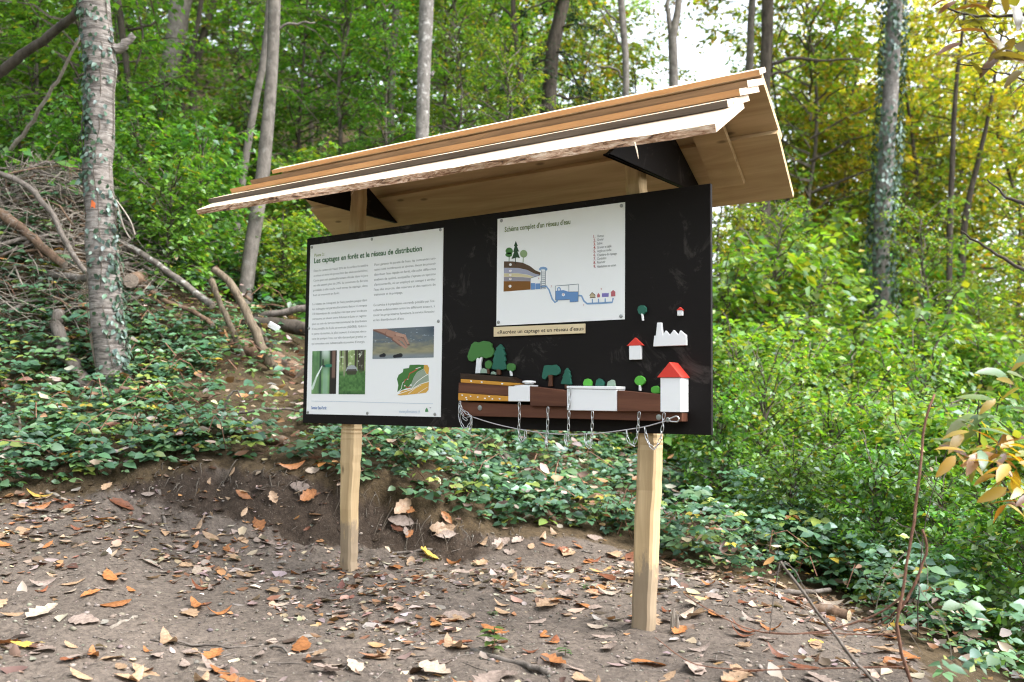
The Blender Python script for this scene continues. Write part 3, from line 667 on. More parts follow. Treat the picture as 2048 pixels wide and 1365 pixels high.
# ---- painted cut-outs fixed on the panel
def z3(X, Y): return (900 + X / 3.7926, 600 + Y / 3.7926)
def cut_poly(pts, y): return [bp(*z3(*q), y) for q in pts]
def ellz(cx0, cy0, rx, ry, n=18, wob=.05, seed=0):
    r_ = np.random.default_rng(seed); return [(cx0 + rx * (1 + wob * r_.normal()) * math.cos(k), cy0 + ry * (1 + wob * r_.normal()) * math.sin(k)) for k in np.linspace(0, 2 * math.pi, n, endpoint=False)]
def cutout(name, pieces, label, th=.014):
    """pieces: (part name, points, material, y offset)"""
    first = None
    for k, (pn, pts, mat, dy) in enumerate(pieces):
        y = -th - dy; m_ = MB().prism(cut_poly(pts, y), (0, th - .0008 if k == 0 else th - .0008, 0))
        if first is None: first = bevel(part(name, m_, M[mat], board, label=label), .0015)
        else: bevel(part(pn, m_, M[mat], first), .0015)
    return first
cutout('tree_cutout', [('crown', [(130, 430), (140, 395), (150, 370), (160, 340), (185, 318), (215, 325), (250, 312), (290, 318), (315, 335), (312, 355), (328, 380), (330, 410), (310, 435), (270, 445), (235, 432), (200, 450), (165, 470), (140, 460)], 'green1', 0),
    ('trunk', [(198, 452), (206, 440), (222, 448), (232, 436), (243, 436), (232, 480), (228, 558), (190, 558), (196, 490)], 'white_paint', .0015)], 'largest green tree cut-out, with a white trunk')
cutout('tree_cutout', [('crown', ellz(288, 493, 26, 33, seed=1), 'green1', 0), ('trunk', [(280, 520), (291, 520), (292, 562), (281, 562)], 'trunk_paint', .0015)], 'small oval green tree cut-out beside the largest tree')
cutout('fir_cutout', [('crown', [(380, 335), (408, 372), (402, 380), (418, 415), (410, 425), (420, 460), (412, 470), (426, 525), (400, 532), (340, 530), (313, 522), (328, 470), (322, 460), (335, 425), (328, 415), (350, 375), (345, 368)], 'teal', 0), ('trunk', [(352, 528), (378, 530), (378, 570), (352, 568)], 'trunk_paint', .0015)], 'taller dark green fir cut-out')
cutout('tree_cutout', [('crown', ellz(459, 512, 31, 32, seed=2), 'green1', 0), ('trunk', [(449, 538), (461, 538), (466, 578), (453, 578)], 'white_paint', .0015)], 'small round green tree cut-out right of the taller fir')
cutout('bush_cutout', [('b', [(226, 558), (231, 530), (250, 519), (272, 528), (282, 558)], 'sage', .002)], 'pale grey-green bush cut-out by the white trunk')
cutout('bush_cutout', [('b', [(306, 566), (311, 548), (325, 544), (340, 550), (346, 568)], 'sage', .002)], 'smallest pale bush cut-out under the taller fir')
cutout('tree_cutout', [('crown', [(695, 580), (705, 530), (712, 500), (740, 495), (770, 497), (800, 492), (822, 508), (833, 540), (825, 565), (800, 575), (770, 570), (745, 575), (720, 605), (700, 598)], 'teal', 0), ('trunk', [(742, 572), (775, 570), (770, 620), (773, 657), (741, 657), (748, 610)], 'trunk_paint', .0015)], 'dark teal tree cut-out with a brown trunk')
cutout('fir_cutout', [('crown', [(885, 515), (905, 545), (903, 555), (913, 580), (908, 590), (918, 640), (905, 645), (845, 640), (838, 635), (855, 590), (850, 583), (868, 550), (865, 542)], 'teal', 0), ('trunk', [(868, 642), (885, 645), (885, 676), (868, 674)], 'trunk_paint', .0015)], 'smaller dark green fir cut-out above the white reservoir block')
cutout('bush_cutout', [('b', [(1007, 632), (1018, 605), (1040, 598), (1060, 603), (1073, 622), (1071, 652), (1010, 652)], 'lime', 0)], 'bright green bush cut-out above the white reservoir block')
cutout('bush_cutout', [('b', [(1100, 652), (1108, 608), (1130, 596), (1150, 605), (1167, 628), (1162, 654)], 'teal', 0)], 'dark teal bush cut-out between the bright and the pale one')
cutout('bush_cutout', [('b', [(1187, 654), (1195, 622), (1225, 606), (1243, 612), (1250, 654)], 'sage', 0)], 'pale grey-green bush cut-out above the white reservoir block')
cutout('tree_cutout', [('crown', ellz(1438, 615, 39, 38, seed=3), 'lime', 0), ('trunk', [(1430, 648), (1444, 648), (1445, 692), (1430, 690)], 'white_paint', .0015)], 'round bright green tree cut-out with a white trunk')
cutout('bush_cutout', [('b', [(1522, 690), (1525, 668), (1545, 655), (1570, 652), (1585, 668), (1592, 708), (1550, 712), (1530, 704)], 'lime', 0)], 'bright green bush cut-out beside the house block')
cutout('tree_cutout', [('crown', ellz(1453, 76, 34, 37, seed=4), 'teal', 0), ('trunk', [(1447, 105), (1460, 106), (1464, 158), (1455, 159)], 'white_paint', .0015)], 'dark teal tree cut-out high up beside the diagram panel')
cutout('house_cutout', [('wall', [(1722, 80), (1762, 79), (1762, 120), (1723, 122)], 'white_paint', 0), ('roof', [(1715, 81), (1742, 54), (1771, 79)], 'red_paint', .0015)], 'tiny white house cut-out with a red roof')
cutout('house_cutout', [('wall', [(1357, 346), (1448, 344), (1448, 453), (1358, 455)], 'white_paint', 0), ('roof', [(1338, 350), (1403, 285), (1467, 346)], 'red_paint', .0015)], 'middle-sized white house cut-out with a red roof')
cutout('factory_cutout', [('f', [(1540, 355), (1548, 272), (1560, 272), (1570, 173), (1602, 173), (1613, 268), (1635, 232), (1665, 268), (1695, 228), (1730, 265), (1745, 232), (1790, 268), (1793, 345)], 'white_paint', 0)], 'white factory cut-out with a chimney and saw-tooth roof')

# ---- rail that carries the loose blocks
YL = -.055
rail = part('rail', MB().prism(cut_poly([(72, 772), (1760, 857), (1760, 925), (86, 880)], YL), (0, -YL - .0008, 0)), M['brown_rail'], board, label='brown wooden rail under the loose blocks')
bevel(rail, .002)
for q in ((228, 820), (1585, 891)): screw(*z3(*q), rail, YL, .0135)
# ------------------------------------------------------------------ loose blocks on the rail, each on its own chain
YB = -.076
def block(name, label, layers, cat='wooden block', yb=YB):
    allp = np.array([bp(*z3(*q), yb) for L in layers for q in L[1]]); c = np.array([allp[:, 0].mean(), -.04, allp[:, 2].min()])
    th_ = thing(name, label, cat, c)
    for pn, pts, mat in layers:
        m_ = MB().prism(cut_poly(pts, yb), (0, -yb - .0015, 0)); bevel(part(pn, m_, M[mat], th_), .0018)
    return th_
soil = block('soil_block', 'layered soil block of brown and spotted ochre strips at the left end of the rail',
    [('humus_layer', [(77, 558), (432, 585), (545, 636), (525, 632), (80, 599)], 'dark_soil'), ('thin_ochre_layer', [(80, 600), (525, 633), (550, 641), (440, 653), (80, 628)], 'ochre'),
     ('earth_layer', [(65, 628), (440, 654), (440, 731), (62, 706)], 'brown_stain'), ('spotted_layer', [(62, 707), (440, 732), (440, 770), (60, 764)], 'ochre')])
chs = [o for o in soil.children]
def spots(parent, pts, r0, yb=YB):
    m_ = MB()
    for i, (x, y) in enumerate(pts):
        r_ = np.random.default_rng(i); m_.prism([bp(*z3(x + r0 * r_.uniform(.7, 1.3) * math.cos(k), y + r0 * .8 * math.sin(k)), yb - .0012) for k in np.linspace(0, 6.28, 8)[:-1]], (0, .0008, 0))
    part('white_spot', m_, M['white_paint'], parent)
spots(chs[1], [(240, 625), (395, 637), (160, 617)], 8); spots(chs[3], [(92, 724), (122, 742), (156, 732), (210, 738), (296, 734), (320, 752), (376, 752), (126, 756), (265, 748)], 7)
cham = block('chamber_block', 'white block with a round white cover beside the layered soil block', [('body', [(441, 657), (604, 657), (604, 772), (441, 771)], 'white_paint')])
m_ = MB().prism(cut_poly([(505, 645), (606, 645), (606, 656), (480, 656)], -.072), (0, .068, 0)); part('top_plate', m_, M['white_paint'], cham)
cc = bp(*z3(600, 640), -.04); n = 24
def lathe(c, prof, n=24):
    m_ = MB(); V_ = [(c[0] + r * math.cos(k * 2 * math.pi / n), c[1] + r * math.sin(k * 2 * math.pi / n), c[2] + z) for r, z in prof for k in range(n)]
    return m_.add(V_, [(i * n + j, i * n + (j + 1) % n, (i + 1) * n + (j + 1) % n, (i + 1) * n + j) for i in range(len(prof) - 1) for j in range(n)] + [tuple(range(n - 1, -1, -1)), tuple((len(prof) - 1) * n + j for j in range(n))])
part('round_cover', lathe(cc, [(.022, 0), (.022, .004), (.031, .005), (.0325, .0095), (.030, .0145), (.018, .0165)]), M['white_paint'], cham, smooth=False)
earth1 = block('earth_block', 'brown block between the two white blocks', [('body', [(606, 657), (884, 690), (884, 810), (606, 806)], 'brown_stain')])
resv = block('reservoir_block', 'wide white reservoir block with a white lid', [('body', [(886, 676), (1264, 683), (1264, 845), (886, 838)], 'white_paint')])
m_ = MB().prism(cut_poly([(884, 653), (1264, 656), (1264, 681), (884, 673)], -.079), (0, .0775, 0)); bevel(part('lid', m_, M['white_paint'], resv), .0015)
earth2 = block('earth_block', 'brown block with bold wood grain between reservoir and house block', [('body', [(1268, 687), (1592, 717), (1592, 848), (1268, 846)], 'brown_stain')])
house = block('house_block', 'white house block with a red gable roof at the right end of the rail', [('wall', [(1595, 590), (1750, 590), (1750, 853), (1595, 851)], 'white_paint')])
m_ = MB().prism(cut_poly([(1569, 589), (1664, 472), (1758, 589)], -.081), (0, .0795, 0)); bevel(part('roof', m_, M['red_paint'], house), .0012)

# chains
def link_mesh():
    L, W, r = .0150, .0058, .0018; pts = []
    for k in range(10):
        a = 2 * math.pi * k / 10; pts.append((W * math.cos(a), 0, (L - W) * (1 if math.sin(a) > .01 else -1 if math.sin(a) < -.01 else 0) + W * math.sin(a)))
    P_ = np.array(pts); n_ = len(P_); s_ = 4; m_ = MB(); V_ = []
    for i in range(n_):
        tn = P_[(i + 1) % n_] - P_[i - 1]; tn /= np.linalg.norm(tn); nn = np.cross(tn, (0, 1, 0))
        for j in range(s_): q = 2 * math.pi * j / s_ + .78; V_.append(P_[i] + r * (nn * math.cos(q) + np.array([0, 1, 0]) * math.sin(q)))
    m_.add(V_, [(i * s_ + j, i * s_ + (j + 1) % s_, ((i + 1) % n_) * s_ + (j + 1) % s_, ((i + 1) % n_) * s_ + j) for i in range(n_) for j in range(s_)])
    return small_mesh('link', m_, M['steel'], True)
LINK = link_mesh()
def chain(label, pts, grp='zinc chains tethering the loose blocks'):
    P_ = np.array([bp(*z3(*q[:2]), q[2] if len(q) > 2 else -.083) for q in pts]); S_ = smooth_path(P_, 80)
    d = np.r_[0, np.cumsum(np.linalg.norm(np.diff(S_, axis=0), axis=1))]; N_ = max(int(d[-1] / .0245), 1)
    th_ = thing('chain', label, 'chain', S_[0], grp)
    for k in range(N_):
        dd = (k + .5) * d[-1] / N_; c = np.array([np.interp(dd, d, S_[:, i]) for i in range(3)]); c2 = np.array([np.interp(dd + .004, d, S_[:, i]) for i in range(3)]); c1 = np.array([np.interp(dd - .004, d, S_[:, i]) for i in range(3)])
        z = Vector(c2 - c1).normalized(); ref = Vector((0, 1, 0)); x = ref.cross(z).normalized(); y = z.cross(x)
        if k % 2: x, y = y, -x
        m4 = Matrix.Identity(4)
        for i in range(3): m4[i][0] = x[i]; m4[i][1] = y[i]; m4[i][2] = z[i]; m4[i][3] = c[i] - S_[0][i]
        o = bpy.data.objects.new('link', LINK); COL.objects.link(o); o.parent = th_; o.matrix_basis = m4
    return th_
chain('zinc chain hanging from the white block with the round cover', [(525, 778), (526, 900), (524, 1010), (538, 1066), (562, 1062), (574, 998)])
chain('zinc chain hanging from the brown block between the white blocks', [(743, 815), (741, 930), (735, 1040), (731, 1112), (727, 1070, -.07), (738, 1012, -.07)])
chain('zinc chain hanging in front of the left edge of the white reservoir block', [(910, 668), (905, 800), (900, 930), (896, 1030), (882, 1090), (874, 1050), (880, 1016)])
chain('zinc chain hanging under the middle of the white reservoir block', [(1081, 850), (1078, 960), (1074, 1050), (1055, 1118), (1035, 1095), (1026, 1016)])
chain('zinc chain hanging from the brown block beside the house block', [(1436, 852), (1428, 940), (1414, 1050), (1385, 1102), (1355, 1070), (1340, 990)])
chain('zinc chain in a wide loop under the white house block', [(1624, 860), (1610, 980), (1590, 1070), (1545, 1126), (1512, 1095), (1488, 1030), (1478, 966)])
chain('bunched zinc chain hanging from the left end of the rail, outer strand', [(76, 770), (70, 860), (82, 930), (112, 972), (150, 945), (166, 890)])
chain('bunched zinc chain at the left end of the rail, shorter upper strand', [(72, 790), (92, 830), (125, 858), (152, 876), (168, 888)])
chain('bunched zinc chain at the left end of the rail, lower inner strand', [(160, 930), (158, 960), (150, 1000), (162, 940), (166, 895)])
chain('bunched zinc chain at the left end of the rail, middle strand', [(78, 800), (96, 870), (118, 905), (140, 890), (164, 888)])
P_ = [bp(*z3(*q), -.081) for q in [(168, 888), (300, 930), (540, 985), (800, 1018), (1080, 1016), (1340, 986), (1500, 958), (1640, 918)]]
solo('steel_cable', MB().tube(smooth_path(P_, 40), .0026, 5), M['cable'], 'thin sagging steel cable strung under the rail', 'cable', smooth=True)
def ring_tube(pts, r, closed=True): 
    S_ = smooth_path(pts, 26); return MB().tube(S_, r, 6)
P_ = [bp(*z3(*q), -.079) for q in [(1655, 908), (1690, 892), (1722, 884), (1736, 900), (1728, 922), (1700, 924), (1668, 920), (1652, 910)]]
solo('carabiner', ring_tube(P_, .0032), M['steel'], 'small steel carabiner hook at the right end of the cable', 'carabiner', smooth=True)
P_ = [bp(*z3(*q), -.081) for q in [(1640, 918), (1648, 898), (1660, 900), (1656, 922), (1642, 920)]]
solo('cable_clamp', ring_tube(P_, .0042), M['dull_steel'], 'bent steel clamp between cable end and carabiner hook', 'clamp', smooth=True)

# ------------------------------------------------------------------ leaves
M['leaf'] = leaf_mat('leaf', .52); M['bramble_leaf'] = leaf_mat('bramble_leaf', .3, gloss=.055, val=.0, hue=0)
M['ivy_leaf'] = leaf_mat('ivy_leaf', .2, gloss=.05, val=0, hue=0)
M['needle'] = leaf_mat('needle', .15, gloss=.02)
M['twig'] = bark_mat('twig_bark', (.05, .04, .03), (.13, .11, .09))
M['beech_bark'] = bark_mat('grey_bark', (.07, .063, .055), (.165, .148, .13), (5, 5, 3), (.27, .27, .25), .3)
M['pale_bark'] = bark_mat('mottled_pale_bark', (.09, .083, .075), (.20, .185, .17), (6, 6, 4), (.40, .39, .37), .75)
M['cherry_bark'] = bark_mat('cherry_bark', (.115, .10, .09), (.22, .198, .18), (4, 4, 9), (.36, .35, .33), .3, bands=True)
M['dark_bark'] = bark_mat('dark_bark', (.03, .025, .02), (.09, .075, .06), (6, 6, 2), (.15, .15, .13), .2)
M['dead_wood'] = bark_mat('dead_wood', (.06, .05, .042), (.18, .155, .135), (9, 9, 3), (.28, .26, .24), .3)
M['brown_log'] = bark_mat('brown_log', (.06, .038, .025), (.19, .125, .085), (6, 6, 3), (.30, .27, .24), .35)
M['pale_stick'] = bark_mat('pale_stick', (.14, .12, .10), (.29, .255, .215), (9, 9, 3), (.36, .33, .29), .3)
M['red_cane'] = bark_mat('red_cane', (.10, .05, .035), (.24, .13, .09), (20, 20, 6), (.3, .22, .17), .2)
M['cut_end'] = bark_mat('cut_wood_end', (.30, .22, .14), (.5, .40, .27), (20, 20, 20), (.2, .15, .1), .3)

def leaf_tmpl(asp=.55, fold=.15, curl=.15, seg_=2):
    """half width asp/2, length 1 along x; folded along the midrib, drooping to the tip"""
    xs = np.linspace(0, 1, seg_ + 2); V_ = [(0, 0, 0)]; F_ = []
    for x in xs[1:-1]:
        w = asp / 2 * math.sin(math.pi * x ** .8) ** .8; z = -curl * x * x
        V_ += [(x, w, z + fold * w), (x, 0, z), (x, -w, z + fold * w)]
    V_.append((1, 0, -curl))
    V_ = np.array(V_); L = len(V_) - 1
    F_ += [(0, 2, 1), (0, 3, 2)]
    for k in range(seg_ - 1):
        a = 1 + 3 * k; b = a + 3; F_ += [(a, a + 1, b), (a + 1, b + 1, b), (a + 1, a + 2, b + 1), (a + 2, b + 2, b + 1)]
    a = 1 + 3 * (seg_ - 1); F_ += [(a, a + 1, L), (a + 1, a + 2, L)]
    return V_, np.array(F_)
T_LOW = leaf_tmpl(.6, .2, .12, 1); T_MID = leaf_tmpl(.62, .22, .18, 2)
def basis(dirs, nrm):
    d = dirs / (np.linalg.norm(dirs, axis=1)[:, None] + 1e-9); y = np.cross(nrm, d); y /= np.linalg.norm(y, axis=1)[:, None] + 1e-9
    return np.stack([d, y, np.cross(d, y)], -1)           # columns
def leaf_mesh(name, P, dirs, nrm, size, colr_, mat, tmpl=T_LOW):
    V0, F0 = tmpl; Bm = basis(dirs, nrm); V_ = P[:, None] + np.einsum('nij,kj->nki', Bm, V0) * size[:, None, None]
    n_, k_ = len(P), len(V0); F_ = (F0[None] + (np.arange(n_) * k_)[:, None, None]).reshape(-1, 3)
    return big_mesh(name, V_.reshape(-1, 3), F_, mat, np.repeat(colr_, k_, 0), True)
def pal(r_, cols, n_, jit=.18):
    c = np.array(cols); w = c[:, 3] / c[:, 3].sum(); k = r_.choice(len(c), n_, p=w); return np.clip(c[k, :3] * (1 + r_.normal(0, jit, (n_, 1))) * (1 + r_.normal(0, jit * .3, (n_, 3))), .004, .9)

GREEN = [(.095, .225, .028, 4), (.15, .29, .035, 4), (.065, .155, .03, 2), (.30, .29, .03, .4), (.30, .18, .02, .12)]
LIME = [(.16, .28, .03, 4), (.24, .33, .035, 2.4), (.10, .21, .03, 3.4), (.38, .34, .03, .8)]
YELLOW = [(.44, .37, .035, 3), (.50, .37, .035, 2), (.27, .32, .03, 3.5), (.47, .26, .03, .6)]
MIXED = [(.20, .29, .03, 4), (.33, .33, .03, 3), (.40, .27, .03, .9), (.11, .20, .03, 2.2), (.33, .15, .03, .3)]
DARK = [(.016, .032, .012, 3), (.026, .05, .016, 2)]
BRAM = [(.080, .165, .082, 4), (.056, .125, .066, 4), (.115, .21, .085, 2), (.19, .25, .05, .8), (.34, .26, .03, .14), (.26, .12, .04, .1)]

def crown_arrays(seed, nb, spread, z0, z1, leaf, per_twig, palette, rise=.25, droop=.5, twig_len=.55, ntw=7, flatness=.35, r0=.05, shape=lambda q: 1 - .45 * q):
    r_ = np.random.default_rng(seed); br = MB(); P_, D_, N_, C_, S_ = [], [], [], [], []
    for b in range(nb):
        q = (b + r_.random()) / nb; z = z0 + (z1 - z0) * q; az = b * 2.399 + r_.normal(0, .4); L = spread * shape(q) * r_.uniform(.55, 1.05)
        el = rise + r_.normal(0, .18) + .5 * q; h = np.array([math.cos(az), math.sin(az), 0]); tt = np.linspace(0, 1, 6)
        path = np.array([h * (L * x * math.cos(el)) + np.array([0, 0, z + L * x * math.sin(el) - droop * L * x * x * .5]) for x in tt]); path[1:-1] += r_.normal(0, .05 * L / 2, (4, 3))
        br.tube(path, np.linspace(r0 * .5, .006, 6) * (.5 + .5 * L / spread), 3, False)
        side = np.cross(h, (0, 0, 1)); bc = r_.normal(0, .12)
        for k in range(ntw):
            x = .18 + .82 * (k + r_.random()) / ntw; i = min(int(x * 5), 4); f = x * 5 - i; base = path[i] * (1 - f) + path[i + 1] * f
            sg = 1 if k % 2 else -1; dv = h * r_.uniform(.35, .9) + side * sg * r_.uniform(.4, 1) + np.array([0, 0, r_.normal(-.08, flatness * .6)]); dv /= np.linalg.norm(dv)
            tl = twig_len * r_.uniform(.5, 1.2) * (1.15 - .6 * x) * (L / spread) ** .5; n_ = max(int(per_twig * r_.uniform(.6, 1.3)), 2)
            t_ = r_.random(n_) ** .8; pp = base + dv * (t_ * tl)[:, None] + r_.normal(0, leaf * .35, (n_, 3)); pp[:, 2] -= (t_ ** 2) * tl * .18
            w = np.cross(dv, (0, 0, 1)); ss = np.where(r_.random(n_) < .5, 1, -1)
            dd = dv * r_.uniform(.3, .9, (n_, 1)) + w * (ss * r_.uniform(.4, 1., n_))[:, None] + np.array([0, 0, -.18]) + r_.normal(0, .2, (n_, 3))
            nn = np.array([0, 0, 1.0]) + r_.normal(0, flatness, (n_, 3))
            P_.append(pp); D_.append(dd); N_.append(nn); C_.append(pal(r_, palette, n_) * (1 + bc)); S_.append(leaf * r_.uniform(.6, 1.2, n_))
    return br, np.concatenate(P_), np.concatenate(D_), np.concatenate(N_), np.concatenate(C_), np.concatenate(S_)
PROTO = {}
def proto(key, palette, mat='leaf', bark='twig', trunk=None, tm=T_LOW, name='crown', **kw):
    br, P_, D_, N_, C_, S_ = crown_arrays(palette=palette, **kw)
    cm = leaf_mesh(name, P_, D_, N_, S_, C_, M[mat], tm)
    bm_ = small_mesh('branches', br, M[bark])
    tmsh = None
    if trunk:
        h, r0 = trunk; r_ = np.random.default_rng(kw['seed'] + 500); p = np.array([(r_.normal(0, .03) * z, r_.normal(0, .03) * z, z) for z in np.linspace(-.3, h, 7)])
        m_ = MB().tube(smooth_path(p, 12), np.linspace(r0, r0 * .25, 12), 7, True); tmsh = small_mesh('trunk', m_, M[bark], True)
    PROTO[key] = (cm, bm_, tmsh)
# understory trees
proto('green_a', GREEN, seed=21, nb=64, spread=2.3, z0=.5, z1=5.6, leaf=.10, per_twig=13, trunk=(5.6, .05), ntw=9, flatness=.24)
proto('green_b', GREEN, seed=22, nb=60, spread=2.0, z0=.4, z1=5.2, leaf=.095, per_twig=14, trunk=(5.2, .045), ntw=9, droop=.7, flatness=.24)
proto('green_c', GREEN[:3] + LIME[:1], seed=23, nb=56, spread=2.5, z0=.9, z1=6.0, leaf=.10, per_twig=12, trunk=(6, .055), ntw=9, rise=.4, flatness=.24)
proto('lime_a', LIME, seed=24, nb=60, spread=2.3, z0=.6, z1=5.5, leaf=.085, per_twig=12, trunk=(5.5, .05), ntw=8)
proto('mixed_a', MIXED, seed=25, nb=58, spread=2.4, z0=.6, z1=6.2, leaf=.10, per_twig=13, trunk=(6.2, .045), ntw=9, bark='dark_bark', r0=.022)
proto('yellow_a', YELLOW, seed=26, nb=58, spread=2.4, z0=.6, z1=6.4, leaf=.10, per_twig=13, trunk=(6.4, .045), ntw=9, bark='dark_bark', r0=.022)
proto('yellow_b', YELLOW, seed=27, nb=60, spread=2.5, z0=.4, z1=6.4, leaf=.10, per_twig=15, trunk=(6.4, .05), ntw=9, bark='dark_bark', r0=.03)
proto('mixed_b', MIXED, seed=28, nb=60, spread=2.5, z0=.4, z1=6.2, leaf=.10, per_twig=15, trunk=(6.2, .05), ntw=9, bark='dark_bark', r0=.03)
# shrubs
BUSH = lambda q: .55 + .9 * q * (1.25 - q)
for key, p_, sd, lf_ in (('bush_green', GREEN, 31, .085), ('bush_lime', LIME, 32, .065), ('bush_mixed', LIME[:2] + MIXED[:2] + GREEN[:3], 33, .10)):
    proto(key, p_, seed=sd, nb=46, spread=1.05, z0=.05, z1=1.25, leaf=lf_, per_twig=10, trunk=(1.2, .02), ntw=7, rise=.55, twig_len=.4, flatness=.45, r0=.02, shape=BUSH, tm=T_LOW)
proto('conifer', DARK, mat='needle', bark='dark_bark', seed=41, nb=90, spread=1.5, z0=.2, z1=8.5, leaf=.085, per_twig=22, trunk=(9, .17), ntw=8, rise=-.1, droop=.6, flatness=.6, tm=leaf_tmpl(.28, .1, .1, 1), shape=lambda q: 1.05 - .95 * q)

def place(key, name, label, cat, x, y, z, s=1.0, rz=0.0, group=None, sz=None, trunk=True, lean=(0, 0)):
    cm, bm_, tm_ = PROTO[key]; th_ = thing(name, label, cat, (x, y, z), group); th_.rotation_euler = (lean[0], lean[1], rz); th_.scale = (s, s, sz or s)
    if tm_ is not None and trunk: part('trunk', tm_, None, th_)
    part('branches', bm_, None, th_, kind='stuff'); part('crown', cm, None, th_, kind='stuff')
    return th_
def ground_at(px, u):
    v = (px - CX) / FPX * u; x, y = uv_to_xy(u, v); return float(x), float(y), float(ground_z(x, y, False))
# ------------------------------------------------------------------ trunks
def ray_ground(px, py, umin=2.2, umax=60):
    d = ray(px, py); d = d / (d[0] * FWD[0] + d[1] * FWD[1]); uu = np.concatenate([np.arange(umin, 12, .02), np.arange(12, umax, .1)])
    P_ = CAM + d * uu[:, None]; g = ground_z(P_[:, 0], P_[:, 1]); k = np.argmax(P_[:, 2] < g)
    return P_[k] if (P_[k, 2] < g[k]) else P_[-1]
def trunk_pts(rows, u0, u1=None, up=0.0, down=.4):
    """rows (px, row, width px) from bottom to top; depth goes u0 -> u1"""
    u1 = u1 or u0; n_ = len(rows); P_, R_ = [], []
    for i, (px, py, w) in enumerate(rows):
        u = u0 + (u1 - u0) * i / max(n_ - 1, 1); P_.append(at_u(px, py, u)); R_.append(w / FPX * u / 2)
    P_ = np.array(P_)
    gz = float(ground_z(P_[0, 0], P_[0, 1], False)) - down
    if P_[0, 2] > gz:
        P_ = np.vstack([[P_[0] + (P_[0] - P_[1]) * np.array([.2, .2, 0]) * 0 + np.array([0, 0, gz - P_[0, 2]])], P_]); R_ = [R_[0] * 1.25] + R_
    if up:
        d = P_[-1] - P_[-2]; d /= np.linalg.norm(d); P_ = np.vstack([P_, P_[-1] + d * up]); R_ = R_ + [R_[-1] * .7]
    return P_, np.array(R_)
def big_tree(label, rows, u0, bark, u1=None, up=3.0, crown=None, cs_=1.0, group=None, name='tree', sides=12, stubs=(), n=26, rough=.10):
    P_, R_ = trunk_pts(rows, u0, u1, up); S_ = smooth_path(P_, n); d = np.r_[0, np.cumsum(np.linalg.norm(np.diff(P_, axis=0), axis=1))]; ds = np.r_[0, np.cumsum(np.linalg.norm(np.diff(S_, axis=0), axis=1))]
    rr = np.interp(ds / ds[-1], d / d[-1], R_); base = np.array([S_[0][0], S_[0][1], ground_z(S_[0][0], S_[0][1], False)])
    th_ = thing(name, label, 'tree', base, group)
    sd = int(rows[0][0]) + 7
    S_[1:-1] += np.random.default_rng(sd).normal(0, rr.mean() * .05, (n - 2, 3))
    part('trunk', MB().tube(S_, rr, sides, True, sd, rough), M[bark], th_, True)
    for q in stubs:     # branches seen against the wood behind: list of (px,row,width), own depth
        pts = np.array([at_u(a_, b_, u0 + (e_ if len(r_) > 3 else 0)) for r_ in q for a_, b_, _, e_ in [(*r_[:3], r_[3] if len(r_) > 3 else 0)]])
        part('branch', MB().tube(smooth_path(pts, 10, .006, sd), np.interp(np.linspace(0, 1, 10), np.linspace(0, 1, len(q)), [w[2] / FPX * u0 / 2 for w in q]), 6, True, sd, .2), M[bark], th_, True)
    if crown:
        key, zoff, rz = crown; cm, bm_, _ = PROTO[key]
        for nm, me in (('branches', bm_), ('crown', cm)):
            o = part(nm, me, None, th_, kind='stuff'); o.location = tuple(S_[-1] - base + np.array([0, 0, zoff])); o.rotation_euler = (0, 0, rz); o.scale = (cs_,) * 3
    return th_, S_, rr, base
cherry_base = ray_ground(228, 786); uc = float(xy_to_uv(cherry_base[0], cherry_base[1])[0])
cherry, CS, CR, cb = big_tree('thick grey cherry tree with climbing ivy and an orange paint mark beside the brushwood', [(230, 800, 68), (224, 730, 66), (214, 620, 64), (202, 500, 60), (198, 403, 58), (196, 330, 57), (200, 220, 59), (201, 110, 63), (192, 60, 61), (190, 0, 61), (184, -160, 58)], uc,
    'cherry_bark', up=3.5, crown=('green_a', -4.0, .3), n=40, sides=18, rough=.012, stubs=[[(226, 100, 26), (246, 92, 20), (262, 76, 15), (268, 70, 13)]])
# ivy climbing the cherry
r_ = np.random.default_rng(77); NI = 1500
tq = r_.random(NI) ** 1.0; ii = np.clip((tq * .80 * (len(CS) - 1)).astype(int), 0, len(CS) - 2); ctr = CS[ii] + (CS[ii + 1] - CS[ii]) * r_.random((NI, 1))
toc = CAM - ctr; toc[:, 2] = 0; toc /= np.linalg.norm(toc, axis=1)[:, None]; rt = np.cross((0, 0, 1), toc)       # rt: right as seen? sign handled by angle
row_ = project(ctr)[0][:, 1]
band = np.where(row_ > 560, r_.normal(.75, .5, NI), np.where(row_ > 380, r_.normal(.55, .75, NI), np.where(r_.random(NI) < .72, r_.normal(-.95, .35, NI), r_.normal(.1, .6, NI))))
ang = np.clip(band, -1.7, 1.7); out = toc * np.cos(ang)[:, None] + rt * np.sin(ang)[:, None]
keep = (row_ > 380) | (r_.random(NI) < .75); pq_ = project(ctr + out * .12)[0]; keep &= ~((np.abs(pq_[:, 0] - 180) < 18) & (np.abs(pq_[:, 1] - 413) < 24))
out, ctr, ii = out[keep], ctr[keep], ii[keep]; n_ = len(out)
pp = ctr + out * (CR[ii] * 1.02 + r_.uniform(.0, .02, n_))[:, None]
me = leaf_mesh('ivy', pp - cb, np.c_[r_.normal(0, .5, (n_, 2)), -np.ones(n_)] + out * .3, out + r_.normal(0, .3, (n_, 3)), r_.uniform(.03, .058, n_), pal(r_, [(.045, .085, .05, 3), (.07, .12, .07, 2), (.03, .055, .03, 2)], n_), M['ivy_leaf'], T_MID)
part('ivy', me, None, cherry, kind='stuff')
vines = MB()
